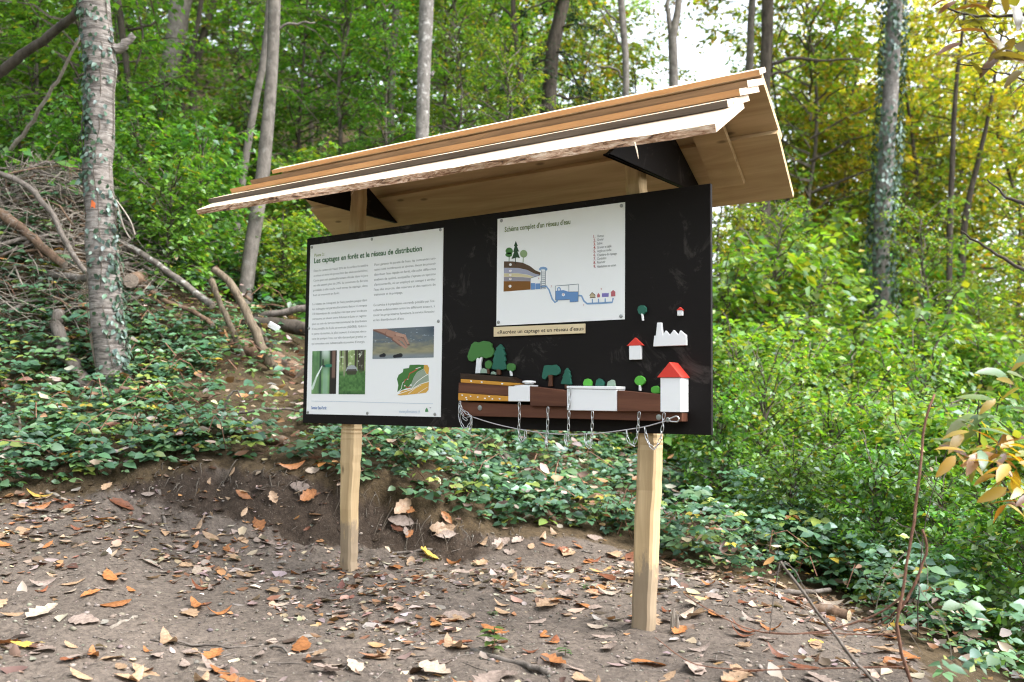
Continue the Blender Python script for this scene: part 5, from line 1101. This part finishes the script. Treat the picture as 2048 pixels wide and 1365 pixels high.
log_thing('log', 'pale grey branch log pointing at the left edge of the board', at_list([(500, 634), (560, 626), (640, 610)], u_b + 1.0, u_b + .9), .028, .036, 'dead_wood', seed=6)
log_thing('log', 'dark rotten log under the pale grey branch log', at_list([(490, 645), (560, 650), (640, 662)], u_b + .9, u_b + .7), .06, .065, 'dark_bark', seed=7, rough=.25)
u_c = ub(265, 590)
log_thing('log', 'sawn log showing its round cut end beside the cherry tree', at_list([(262, 562), (290, 552)], u_c - .3, u_c + .5), .062, .062, 'brown_log', seed=8)
log_thing('branch', 'long lichen-spotted branch slanting down right from the cherry tree', at_list([(240, 482), (290, 512), (345, 552), (400, 592), (425, 612)], u_c + .2, u_c - .2), .025, .031, 'lichen_bark', 'branch', (False, True), 9, 10, 14, .2)
log_thing('branch', 'brown barkless branch below the lichen-spotted branch', at_list([(285, 570), (330, 602), (385, 622), (425, 650)], u_c, u_c - .4), .024, .02, 'brown_log', 'branch', (False, True), 10, 9, 12, .2)
log_thing('branch', 'white lichen-crusted branch lying at the foot of the brushwood', at_list([(70, 545), (120, 552), (170, 556), (190, 553)], u_c - .3, u_c - .5), .038, .033, 'lichen_bark', 'branch', (True, False), 11, 10, 12, .3)
log_thing('branch', 'thick dark branch slanting down through the brushwood', at_list([(-10, 420), (40, 455), (85, 495), (130, 530)], u_c - .2, u_c - .4), .042, .032, 'brown_log', 'branch', (False, True), 12, 10, 12, .25)
log_thing('branch', 'long grey branch curving down the front of the brushwood', at_list([(-10, 345), (50, 370), (100, 425), (140, 500), (172, 545)], u_c - .35, u_c - .5), .025, .022, 'dead_wood', 'branch', (False, True), 13, 9, 16, .2)
u_d = ub(180, 778)
log_thing('root', 'gnarled grey root curving down left of the cherry tree', at_list([(118, 625), (116, 660), (122, 700), (150, 735), (180, 782)], u_d + .35, u_d - .05), .045, .058, 'dead_wood', 'root', (True, False), 14, 10, 14, .3, .012)
log_thing('branch', 'bent grey branch arching at the top of the bank', at_list([(446, 838), (452, 805), (463, 786), (476, 782), (482, 795)], u_a + .15, u_a + .15), .012, .006, 'dead_wood', 'branch', (False, False), 15, 7, 12)
log_thing('branch', 'long thin grey branch reaching to the lower left board corner', at_list([(466, 830), (500, 822), (560, 818), (606, 822)], u_a + .25, u_a + .35), .013, .008, 'dead_wood', 'branch', (True, False), 16, 7, 12)
log_thing('branch', 'thin bare branch running down the left bank', at_list([(36, 830), (48, 900), (66, 950), (100, 985), (135, 1005)], ub(36, 880), ub(135, 1005) - .02), .010, .014, 'pale_stick', 'branch', (False, False), 17, 7, 14)
log_thing('log', 'dark log end poking out left of the right post', at_list([(1248, 1018), (1290, 1045)], ub(1262, 1045), ub(1262, 1045) - .15), .036, .036, 'brown_log', seed=18)
u_e = ub(1650, 1235)
log_thing('log', 'grey log with a bright sawn end at the right edge of the dirt', at_list([(1612, 1218), (1668, 1224), (1698, 1232)], u_e + .1, u_e), .030, .030, 'brown_log', seed=19, endm='cut_end')
log_thing('log', 'dark old wood lying behind the log with the bright sawn end', at_list([(1520, 1180), (1590, 1184), (1660, 1180)], u_e + .35, u_e + .5), .016, .012, 'dead_wood', seed=20)
log_thing('log', 'dark mouldering log in the brambles between the posts', at_list([(930, 905), (980, 912), (1030, 935)], ub(960, 925), ub(1030, 945)), .05, .06, 'dark_bark', seed=21, rough=.3)
log_thing('root', 'short brown root hanging at the edge of the brambles between the posts', at_list([(1095, 1020), (1105, 1040), (1118, 1052)], ub(1110, 1052), ub(1118, 1054)), .020, .014, 'brown_log', 'root', (False, True), 22)
m_ = MB(); p = at_u(548, 655, u_b + .5)
m_.box((p[0] - .05, p[1] - .02, p[2] - .03), (p[0] + .05, p[1] + .02, p[2] + .04)); o = solo('white_litter', m_, M['white_paint'], 'crumpled white scrap of litter among the logs', 'litter'); o.rotation_euler = (.3, .5, .7); o.scale = (1, .4, .7)

q_ = np.random.default_rng(717)
for k in range(16):
    px, py = q_.uniform(255, 590), q_.uniform(560, 720); p = ray_ground(px, py); dr = np.r_[RGT * q_.uniform(.5, 1) + FWD * q_.normal(0, .5), q_.normal(-.35, .25)]; dr /= np.linalg.norm(dr); L = q_.uniform(.3, .8); r0 = q_.choice([.010, .016, .026])
    p = p + (0, 0, .08 + r0); e = q_.normal(0, .04, 3)
    stick('branch', [p - dr * L * .5, p + e, p + dr * L * .5], r0, r0 * .6, ('brown_log', 'dead_wood', 'dark_bark')[k % 3], f"{'thick' if r0 > .02 else 'medium' if r0 > .012 else 'thin'} {('brown', 'grey', 'dark')[k % 3]} branch lying across the brambles {'left of' if px < 420 else 'right of'} the split stakes", 'branch', 'branches strewn between cherry tree and board', 8, .008, 6, 800 + k, .25, 2)
GS = 'sticks lying on the dirt'
for k, (rows_, r0, r1, mt, lab) in enumerate([
    ([(938, 1302), (985, 1318), (1050, 1335), (1100, 1352)], .010, .013, 'dead_wood', 'thickest grey stick lying on the dirt beside the green sprig'),
    ([(1000, 1305), (1050, 1306), (1115, 1300)], .005, .006, 'dead_wood', 'thin stick just above the thickest grey stick'),
    ([(520, 1290), (560, 1302), (600, 1312), (650, 1300)], .006, .004, 'dead_wood', 'thin curved stick under the big orange leaf'),
    ([(300, 1282), (380, 1290), (470, 1298), (520, 1292)], .005, .004, 'dead_wood', 'long thin stick left of the big orange leaf'),
    ([(220, 1262), (245, 1248), (275, 1238)], .009, .007, 'pale_stick', 'short pale stick lying on the left part of the dirt'),
    ([(720, 1118), (790, 1110), (865, 1102)], .010, .009, 'dead_wood', 'straight grey stick right of the left post foot'),
    ([(700, 1176), (750, 1174), (800, 1166)], .008, .006, 'dead_wood', 'dark stick in front of the left post foot'),
    ([(1180, 1122), (1225, 1132), (1270, 1140)], .007, .007, 'pale_stick', 'pale stick lying behind the right post'),
    ([(1110, 1100), (1150, 1104), (1185, 1108)], .007, .006, 'dead_wood', 'grey stick at the foot of the brambles between the posts'),
    ([(860, 1290), (890, 1288), (905, 1286)], .007, .007, 'pale_stick', 'short white peeled stick in front of the board'),
    ([(150, 1068), (205, 1062), (240, 1060)], .007, .005, 'dead_wood', 'thin stick at the foot of the left bank'),
    ([(318, 985), (325, 1030), (340, 1075)], .013, .007, 'dead_wood', 'grey root piece hanging down the left bank')]):
    stick('stick', on_ground(rows_, r0 * .8), r0, r1, mt, lab, 'stick', GS, 9, .004, 7, 300 + k)
r_ = np.random.default_rng(123)
mbt = MB()
for k in range(420):
    px, py = r_.uniform(0, 1800), r_.uniform(1000, 1365); 
    if py < np.interp(px, VEG[:, 0], VEG[:, 1]) + 4: continue
    p = ray_ground(px, py); az = r_.uniform(0, 6.28); L = r_.uniform(.02, .09); d = np.array([math.cos(az), math.sin(az), r_.normal(0, .1)]) * L; p = p + (0, 0, .004)
    mbt.tube([p - d, p + r_.normal(0, .006, 3), p + d], [.0022, .002, .0012], 3, False)
o = bpy.data.objects.new('dirt_twigs', small_mesh('dirt_twigs', mbt, M['dead_wood'])); COL.objects.link(o); tag(o, 'fine broken twigs scattered over the dirt', 'twigs', kind='stuff')
# small stones and grit in the soil
NS = 7000; px = r_.uniform(-40, 1800, NS); u = 2.9 + 4.0 * r_.random(NS); x, y = uv_to_xy(u, (px - CX) / FPX * u); z = ground_z(x, y); keep = ~is_veg(x, y, z, 4); x, y, z = x[keep], y[keep], z[keep]; n_ = len(x)
oct_ = np.array([(1, 0, 0), (-1, 0, 0), (0, 1, 0), (0, -1, 0), (0, 0, 1), (0, 0, -1), (.6, .6, .5), (-.6, .6, .5), (-.6, -.6, .5), (.6, -.6, .5)], float)
of = np.array([(4, 6, 7), (4, 7, 8), (4, 8, 9), (4, 9, 6), (0, 2, 6), (2, 1, 7), (1, 3, 8), (3, 0, 9), (6, 2, 7), (7, 1, 8), (8, 3, 9), (9, 0, 6), (5, 2, 0), (5, 1, 2), (5, 3, 1), (5, 0, 3)])
sz = np.clip(r_.lognormal(-5.3, .55, n_), .0018, .017); Bm = basis(np.c_[r_.normal(0, 1, (n_, 2)), np.zeros(n_)], np.c_[r_.normal(0, .3, (n_, 2)), np.ones(n_)])
V_ = np.stack([x, y, z + sz * .1], -1)[:, None] + np.einsum('nij,nkj->nki', Bm, oct_[None] * (1 + r_.normal(0, .18, (n_, 10, 1))) * np.array([1, .8, .6])) * sz[:, None, None]
cst = np.array([.19, .165, .14]) * r_.uniform(.45, 1.4, (n_, 1)) * (1 + r_.normal(0, .05, (n_, 3)))
t = NT('grit'); M['grit'] = t.pbr(t.attr(), .9, .2)
o = bpy.data.objects.new('gravel', big_mesh('gravel', V_.reshape(-1, 3), (of[None] + (np.arange(n_) * 10)[:, None, None]).reshape(-1, 3), M['grit'], np.repeat(cst, 10, 0))); COL.objects.link(o); tag(o, 'small stones and grit in the trodden soil', 'gravel', kind='stuff')

# ------------------------------------------------------------------ fallen leaves
def dead_leaf_verts(seed, asp=.42, serr=.10, curl=.35, cup=.35, nseg=8):
    q_ = np.random.default_rng(seed); xs = np.linspace(0, 1, nseg + 1); V_ = []; tw = q_.normal(0, .5); cv = curl * q_.uniform(-.4, 1.3); cp = cup * q_.uniform(-.5, 1.4)
    for i, x in enumerate(xs):
        w = asp / 2 * max(math.sin(math.pi * min(x * .96 + .03, 1)) ** .75, .03) * (1 + serr * (1 if i % 2 else -1)); zc = cv * ((x - .5) ** 2 - .05) * 1.6
        for s_ in (-1, -.5, 0, .5, 1):
            a_ = cp * abs(s_) ** 1.5 + tw * (x - .5) * s_ * .4 + q_.normal(0, .03)
            V_.append((x - .5, s_ * w, zc + a_ * w + q_.normal(0, .006)))
    V_ = np.array(V_); V_[:, 2] -= V_[:, 2].min(); F_ = [(i * 5 + j, i * 5 + j + 1, (i + 1) * 5 + j + 1, (i + 1) * 5 + j) for i in range(nseg) for j in range(4)]
    st = len(V_); V_ = np.vstack([V_, [(-.5, -.012, V_[2][2]), (-.5, .012, V_[2][2]), (-.72, 0, V_[2][2] - .01)]]); F_.append((st, st + 1, st + 2))
    return V_, F_
def dead_mat(name, c, c2):
    t = NT(name); v = t.coord((1, 1, 1)); rn = t.objrand(); g = t.noise(v, 11, 4, .6)
    col = t.ramp(g, [(.35, c2), (.62, c)]); h = t.n('ShaderNodeHueSaturation'); t.l(col, h.inputs['Color']); t.l(t.math('ADD', t.math('MULTIPLY', rn, .5), .75), h.inputs['Value'])
    w = t.n('ShaderNodeTexWave'); w.wave_type = 'BANDS'; w.bands_direction = 'X'; w.inputs['Scale'].default_value = 7; w.inputs['Distortion'].default_value = 1.5; t.l(v, w.inputs['Vector'])
    d = t.n('ShaderNodeBsdfDiffuse'); t.l(t.mix(t.math('MULTIPLY', w.outputs['Fac'], .22), h.outputs[0], c2), d.inputs[0]); tr = t.n('ShaderNodeBsdfTranslucent'); t.l(h.outputs[0], tr.inputs[0])
    m = t.n('ShaderNodeMixShader'); m.inputs[0].default_value = .2; t.l(d.outputs[0], m.inputs[1]); t.l(tr.outputs[0], m.inputs[2])
    gl_ = t.n('ShaderNodeBsdfGlossy'); gl_.inputs['Roughness'].default_value = .5; m2 = t.n('ShaderNodeMixShader'); m2.inputs[0].default_value = .04; t.l(m.outputs[0], m2.inputs[1]); t.l(gl_.outputs[0], m2.inputs[2])
    t.l(m2.outputs[0], t.out.inputs[0]); return t.m
DM = {'orange-brown': dead_mat('dead_leaf_orange', (.40, .17, .06), (.22, .085, .03)), 'pale tan': dead_mat('dead_leaf_tan', (.40, .275, .175), (.25, .16, .095)), 'russet': dead_mat('dead_leaf_russet', (.24, .085, .04), (.12, .045, .022)),
      'pinkish grey': dead_mat('dead_leaf_grey', (.33, .26, .22), (.19, .145, .12)), 'yellow': dead_mat('dead_leaf_yellow', (.52, .40, .08), (.38, .22, .05)), 'bleached': dead_mat('dead_leaf_bleached', (.44, .36, .285), (.29, .23, .175))}
LM = {}
def leaf_obj_mesh(shape, colname):
    k = (shape, colname)
    if k not in LM:
        V_, F_ = dead_leaf_verts(shape * 13 + 1, asp=(.44, .58, .42, .66, .54, .38)[shape % 6], curl=(.15, .35, .5, .25, .12, .5)[shape % 6], cup=(.15, .35, .9, .25, .12, 1.2)[shape % 6], serr=(.10, .16, .08, .2, .12, .1)[shape % 6])
        m_ = MB(); m_.add(V_, F_); LM[k] = small_mesh('fallen_leaf', m_, DM[colname], True)
    return LM[k]
def fallen(x, y, size, shape, colname, label, group, rz, tilt=(0, 0), lift=.002):
    o = bpy.data.objects.new('fallen_leaf', leaf_obj_mesh(shape, colname)); COL.objects.link(o); e = .05
    z = max(float(ground_z(x, y)), float(ground_z(x + e, y)) - .03, float(ground_z(x - e, y)) - .03)
    gx = float(ground_z(x + e, y, False) - ground_z(x - e, y, False)) / (2 * e); gy = float(ground_z(x, y + e, False) - ground_z(x, y - e, False)) / (2 * e)
    nrm = Vector((-gx + tilt[0], -gy + tilt[1], 1)).normalized(); q = Vector((0, 0, 1)).rotation_difference(nrm) @ Matrix.Rotation(rz, 3, 'Z').to_quaternion()
    o.rotation_mode = 'QUATERNION'; o.rotation_quaternion = q; o.location = (x, y, z + lift); o.scale = (size,) * 3
    return tag(o, label, 'fallen leaf', group)
special = [(603, 1297, .165, 0, 'orange-brown', 'biggest orange serrated leaf lying over a thin curved stick', 1.75), (425, 1318, .115, 3, 'orange-brown', 'orange leaf lying over a bleached leaf left of the biggest orange leaf', 1.5), (412, 1338, .12, 4, 'bleached', 'bleached serrated leaf under the orange leaf', 2.0),
           (1105, 1332, .11, 3, 'orange-brown', 'bright orange leaf lying on the thickest grey stick', 2.6), (1193, 1258, .10, 0, 'bleached', 'whitish serrated leaf in front of the right post', 2.5), (1632, 1290, .08, 1, 'yellow', 'single yellow leaf under the arching canes', .4), (230, 1215, .15, 2, 'orange-brown', 'long rolled orange leaf on the left part of the dirt', .9),
           (1215, 1160, .14, 1, 'russet', 'dark russet leaf beside the right post', 2.0), (85, 1232, .15, 3, 'bleached', 'wide bleached leaf at the left edge of the dirt', 1.2), (395, 1218, .12, 5, 'orange-brown', 'pointed orange leaf in the middle of the left dirt', 2.4)]
placed = []
for px, py, s_, sh_, cn, lab, rz in special:
    p = ray_ground(px, py); fallen(p[0], p[1], s_, sh_, cn, lab, 'fallen leaves on the dirt', rz + .6, (.05, -.1), .006); placed.append((p[0], p[1]))
r_ = np.random.default_rng(321); cnt = 0; cols_ = ['orange-brown', 'pale tan', 'russet', 'pinkish grey', 'bleached', 'yellow']; cw = [.20, .35, .11, .26, .06, .02]
while cnt < 285:
    px = r_.uniform(-20, 1830); v0 = np.interp(px, VEG[:, 0], VEG[:, 1]); py = v0 + (1400 - v0) * r_.random() ** 1.15
    if py < v0 - 5: continue
    if r_.random() > 1.5 * fbm(px / 120, py / 45, 4, 3) ** 1.3 + .05: continue
    p = ray_ground(px, min(py, 1395))
    if min(math.hypot(p[0] - .325, p[1] - .066), math.hypot(p[0] - 2.135, p[1] - .066)) < .12: continue
    where = 'left of the left post' if px < 680 else 'between the two posts' if px < 1270 else 'right of the right post'
    if px < 680 and py < 1110: where = 'on the slope below the left brambles'
    cn = r_.choice(cols_, p=cw); curled = int(r_.integers(0, 10)) % 10; rolled = curled % 6 in (2, 5)
    fallen(p[0], p[1], float(np.clip(r_.normal(.10, .03), .05, .165)), curled, cn, f"{'rolled' if rolled else 'flat'} {cn} fallen leaf lying {where}", 'fallen leaves on the dirt', r_.uniform(0, 6.28), (r_.normal(0, .16), r_.normal(0, .16)), .004); cnt += 1
def litter(name, label, x, y, z, sz, cols__, seed, tilt=.2, lift=.004):
    q_ = np.random.default_rng(seed); n_ = len(x); outs = []; Vs, Fs, Cs, o_ = [], [], [], 0
    for k in range(5):
        V0, F0 = dead_leaf_verts(900 + k, asp=.58, curl=.3, cup=.3, nseg=3); F0 = np.array([f for f in F0 if len(f) == 4]); m = np.arange(n_) % 5 == k; nn = m.sum()
        Bm = basis(np.c_[q_.normal(0, 1, (nn, 2)), q_.normal(0, .2, nn)], np.c_[q_.normal(0, tilt, (nn, 2)), np.ones(nn)])
        V_ = np.stack([x[m], y[m], z[m] + lift - sz[m] * q_.uniform(0, .06, nn)], -1)[:, None] + np.einsum('nij,kj->nki', Bm, V0) * sz[m][:, None, None]
        Vs.append(V_.reshape(-1, 3)); Fs.append((F0[None] + (np.arange(nn) * len(V0))[:, None, None]).reshape(-1, 4) + o_); o_ += nn * len(V0); Cs.append(np.repeat(pal(q_, cols__, nn, .22), len(V0), 0))
    o = bpy.data.objects.new(name, big_mesh(name, np.concatenate(Vs), np.concatenate(Fs), M['litter'], np.concatenate(Cs), True)); COL.objects.link(o); tag(o, label, 'leaf litter', kind='stuff')
M['litter'] = leaf_mat('dead_litter', .15, 0, 0, .03, (1, .9, .7))
DEAD = [(.32, .17, .08, 2), (.38, .28, .20, 4), (.19, .10, .06, 2), (.28, .23, .20, 5), (.13, .09, .065, 3), (.48, .41, .33, .8)]
NL = 9000; px = r_.uniform(-60, 1850, NL); u = 2.85 + 4.2 * r_.random(NL); x, y = uv_to_xy(u, (px - CX) / FPX * u); z = ground_z(x, y)
dens = fbm(x * 1.6, y * 1.6, 61, 3) + .34 * np.exp(-((u - 5.35) / .5) ** 2); keep = ~is_veg(x, y, z, -8) & (r_.random(NL) < np.clip((dens - .45) * 5.5, .05, 1)); x, y, z = x[keep], y[keep], z[keep]
litter('leaf_litter', 'small broken dead leaves scattered over the dirt', x, y, z, np.clip(r_.lognormal(-3.1, .45, len(x)), .014, .09), DEAD, 5)
NL = 9000; u = 4.5 + 10 * r_.random(NL); a = r_.uniform(-.62, .62, NL); x, y = uv_to_xy(u, a * u); z = ground_z(x, y); keep = is_veg(x, y, z, 0); x, y, z = x[keep], y[keep], z[keep]
litter('bank_litter', 'brown leaf litter between the brambles on the bank', x, y, z + .02 + .24 * r_.random(len(x)) ** 1.5, r_.uniform(.04, .10, len(x)), DEAD, 6, .5)

# ------------------------------------------------------------------ green sprig, canes and chestnut shoots near the right edge
def big_leaf(parent, base, dirv, nrm, size, colr_, asp=.36, nseg=7, droop=.25, name='leaf'):
    V0, F0 = leaf_tmpl(asp, .25, droop, nseg - 1); k_ = np.ones(len(V0)); 
    V0 = V0.copy(); w_ = V0[:, 1] != 0; V0[w_, 1] *= 1 + .12 * (np.arange(w_.sum()) // 2 % 2)
    B_ = basis(np.array([dirv], float), np.array([nrm], float))[0]; Vw = (base + (B_ @ V0.T).T * size) - ORG[parent.name]
    c = np.array(colr_); g = np.clip(V0[:, 0:1] * .5 + np.abs(V0[:, 1:2]) * 1.2, 0, 1); cc = c * (1 - g * .35) + np.array([.24, .12, .018]) * g * .35
    part(name, big_mesh(name, Vw, F0, M['leaf_single'], cc, True), None, parent)
M['leaf_single'] = leaf_mat('large_leaf', .45, .0, .0, .06)
p = ray_ground(985, 1308); sp_ = thing('green_sprig', 'low green leafy sprig growing beside the thickest grey stick', 'seedling', p); r_ = np.random.default_rng(8)
part('stem', MB().tube(smooth_path([p, p + (.01, 0, .05), p + (.0, .01, .10)], 6), .002, 4), M['red_cane'], sp_)
for k in range(9): az = k * 2.4; big_leaf(sp_, p + np.array([0, 0, .025 + .009 * k]), (math.cos(az), math.sin(az), .15), (0, 0, 1), r_.uniform(.045, .075), (.05, .13, .03), .6, 4)
for k, (px, py) in enumerate([(1130, 1312), (850, 1128), (985, 1236), (1170, 1180)]):
    p = ray_ground(px, py); sd_ = thing('seedling', ['spread-out seedling right of the leafy green sprig', 'dark green seedling right of the left post foot', 'small seedling in the middle of the dirt', 'tiny seedling in front of the brambles'][k], 'seedling', p)
    part('stem', MB().tube([p, p + (0, .003, .012), p + (.003, 0, .025)], .0015, 4), M['red_cane'], sd_)
    for j in range(6): az = j * 2.1 + k; big_leaf(sd_, p + np.array([0, 0, .012 + .003 * j]), (math.cos(az), math.sin(az), .2), (0, 0, 1), r_.uniform(.025, .045), (.06, .14, .05), .6, 3)

def c2(X, Y): return (1300 + X / 2.052, 700 + Y / 2.052)
ucn = 3.25
def cane(name, label, paths, mat='red_cane', cat='bramble cane', group=None, u_=ucn, du=0.0):
    P0 = at_u(*c2(*paths[0][0][0]), u_); th_ = thing(name, label, cat, P0, group)
    for i, (pts, w0, w1) in enumerate(paths):
        S_ = smooth_path([at_u(*c2(*q), u_ + du * (k / max(len(pts) - 1, 1)) + .03 * i) for k, q in enumerate(pts)], 22, .001, i + 3)
        part('stem' if i == 0 else 'side_shoot', MB().tube(S_, np.linspace(w0, w1, 22) * .72, 6, True, i, .2), M[mat], th_, True)
    return th_
cane('bramble_cane', 'tall upright reddish bare cane with a cut tip at the right edge of the dirt', [([(1085, 1420), (1060, 1330), (1030, 1230), (1012, 1150), (1030, 1030), (1050, 900), (1085, 700), (1110, 480), (1130, 300), (1168, 182)], .0085, .0055), ([(1118, 738), (1136, 800), (1110, 900), (1062, 1010), (1015, 1080)], .006, .007)])
cane('bramble_cane', 'upper arching reddish cane reaching left over the dirt', [([(1040, 1005), (960, 1070), (830, 1122), (680, 1160), (520, 1166), (420, 1150), (260, 1078), (140, 1003)], .0055, .003), ([(1040, 1030), (980, 1100), (900, 1142), (800, 1155), (760, 1120)], .004, .002)], group='arching canes', du=.25)
cane('bramble_cane', 'middle nearly level reddish cane over the dirt', [([(1015, 1168), (860, 1168), (700, 1165), (580, 1166), (470, 1158)], .0045, .0025)], group='arching canes', du=.1)
cane('bramble_cane', 'lowest long reddish cane stretched over the dirt', [([(1050, 1300), (800, 1305), (600, 1312), (350, 1312), (170, 1285), (20, 1180)], .0045, .0025)], group='arching canes', du=.2)
cane('dead_stem', 'slanting grey dead stem with a broken top in front of the dirt', [([(960, 1420), (920, 1362), (850, 1290), (750, 1160), (640, 1010), (535, 870)], .0085, .006), ([(535, 870), (522, 930), (508, 1010), (490, 1165)], .0035, .0025), ([(540, 870), (590, 900), (625, 960), (650, 1005)], .003, .002)], 'dead_wood', 'dead stem')
cane('dry_grass_stalk', 'thin pale drooping stalks around the tall bare cane', [([(1100, 960), (1150, 1050), (1200, 1110), (1232, 1210), (1240, 1285)], .0022, .0015), ([(1085, 738), (1120, 830), (1140, 930), (1130, 1010)], .002, .0015), ([(1050, 830), (975, 920), (940, 1010), (926, 1072)], .002, .0015), ([(1030, 1080), (1060, 1150), (1120, 1250)], .002, .0012), ([(1020, 1080), (920, 1180), (760, 1240)], .0022, .0012)], 'pale_stick', 'dry stalk')
cane('thin_stem', 'pair of thin dark bare stems behind the tall cane', [([(1098, 1180), (1102, 1000), (1125, 740), (1195, 480), (1270, 285)], .004, .002), ([(1200, 615), (1130, 530), (1080, 440), (1008, 300)], .003, .002)], 'dark_bark', 'stem', u_=4.2)
p_ = thing('splintered_stub', 'splintered upright wood stub right of the right post foot', 'stub', ray_ground(1348, 1262))
q0 = ray_ground(1346, 1264); part('splinter', MB().tube([q0 - (0, 0, .03), q0 + (.0, 0, .05), q0 + (.004, 0, .10)], [.012, .010, .003], 6, True, 3, .5), M['pale_stick'], p_); part('splinter', MB().tube([q0 + (.02, 0, -.03), q0 + (.022, 0, .04), q0 + (.02, 0, .075)], [.009, .007, .002], 6, True, 4, .5), M['pale_stick'], p_)

def chestnut(name, label, stems, clusters, u_, cols__, seed, size=.16):
    q_ = np.random.default_rng(seed); P0 = at_u(*stems[0][0][0], u_); th_ = thing(name, label, 'chestnut shoot', P0)
    for i, (pts, w0, w1) in enumerate(stems):
        part('stem', MB().tube(smooth_path([at_u(*q, u_ + .04 * i) for q in pts], 14, .003, seed + i), np.linspace(w0, w1, 14), 6, True, seed + i, .2), M['dark_bark'], th_, True)
    for (px, py, n_, sp0) in clusters:
        for k in range(n_):
            base = at_u(px + q_.normal(0, sp0), py + q_.normal(0, sp0 * .7), u_ + q_.normal(0, .10)); az = q_.uniform(0, 6.28); d = np.r_[RGT * math.cos(az) + FWD * math.sin(az) * .5, q_.normal(-.1, .35)]
            nr = np.array([0, 0, 1.0]) + np.r_[-FWD * q_.uniform(.1, .9), 0] + q_.normal(0, .3, 3); big_leaf(th_, base, d, nr, size * q_.uniform(.6, 1.1), pal(q_, cols__, 1, .15)[0], .33, 7, q_.uniform(.1, .4))
YB_ = [(.42, .27, .025, 4), (.34, .15, .022, 2), (.16, .07, .025, 1.2), (.22, .25, .035, 1.8)]; GR_ = [(.09, .17, .05, 3), (.16, .22, .04, 2), (.36, .27, .04, 1)]
chestnut('chestnut_shoot', 'young chestnut shoot with yellow and brown leaves at the right edge', [([(2090, 1120), (2060, 1050), (2020, 990), (1985, 935), (1978, 925)], .006, .003), ([(1985, 935), (1990, 905), (2003, 870)], .003, .002), ([(1985, 935), (1970, 915), (1955, 890)], .003, .002)],
         [(1940, 915, 14, 14), (1985, 900, 20, 18), (2020, 930, 18, 18), (2035, 985, 16, 20), (2045, 880, 10, 18)], 3.3, YB_, 3, .10)
chestnut('chestnut_shoot', 'green chestnut shoot with a few yellow leaves above the yellow one', [([(1962, 905), (1958, 860), (1956, 800)], .004, .002)], [(1956, 830, 9, 12), (1945, 860, 6, 16), (2020, 800, 7, 28), (2030, 740, 6, 24), (1940, 890, 4, 12)], 3.4, GR_, 4, .12)
chestnut('chestnut_branch', 'chestnut branch with brown and olive leaves reaching in at the top right', [([(2090, 30), (2048, 30), (1990, 31), (1930, 28), (1895, 17)], .007, .003), ([(2090, 140), (2040, 118), (1990, 85), (1965, 60), (1960, 42)], .007, .003), ([(2100, 175), (2048, 160), (1980, 138), (1905, 124)], .004, .002), ([(2048, 95), (2010, 75), (1990, 60), (1988, 40)], .003, .002)],
         [(1935, 20, 9, 22), (1975, 10, 7, 24), (2020, 15, 8, 24), (1970, 60, 7, 20), (2020, 90, 6, 22), (1935, 100, 5, 18), (2050, 150, 5, 18), (1990, 115, 5, 18)], 3.3, [(.12, .085, .018, 3), (.15, .15, .02, 3), (.13, .055, .018, 2), (.07, .11, .02, 2)], 5, .115)
for k, (pts, lab) in enumerate([([(2060, 415), (2010, 390), (1975, 360)], 'short bare twig tip pointing in above at the right edge'), ([(2060, 548), (2020, 525), (1975, 497), (1922, 462)], 'long bare twig pointing in at the right edge')]):
    solo('twig', MB().tube(smooth_path(at_list(pts, 3.4, 3.5), 12, .003, k), np.linspace(.008, .003, 12), 6, True, k, .25), M['dark_bark'], lab, 'twig', 'bare twigs at the right edge', True)

# two look-alikes that share a label are told apart by their size
by = {}
for o in list(COL.objects):
    if o.parent is None and 'label' in o.keys() and o.name.split('.')[0] in ('understory_tree', 'autumn_tree', 'shrub') and 'across' not in o.get('group', ''): by.setdefault(o['label'], []).append(o)
for lab, os_ in by.items():
    if len(os_) == 2:
        os_.sort(key=lambda q: q.scale.x * q.scale.z); os_[0]['label'] = 'smaller ' + lab; os_[1]['label'] = 'taller ' + lab
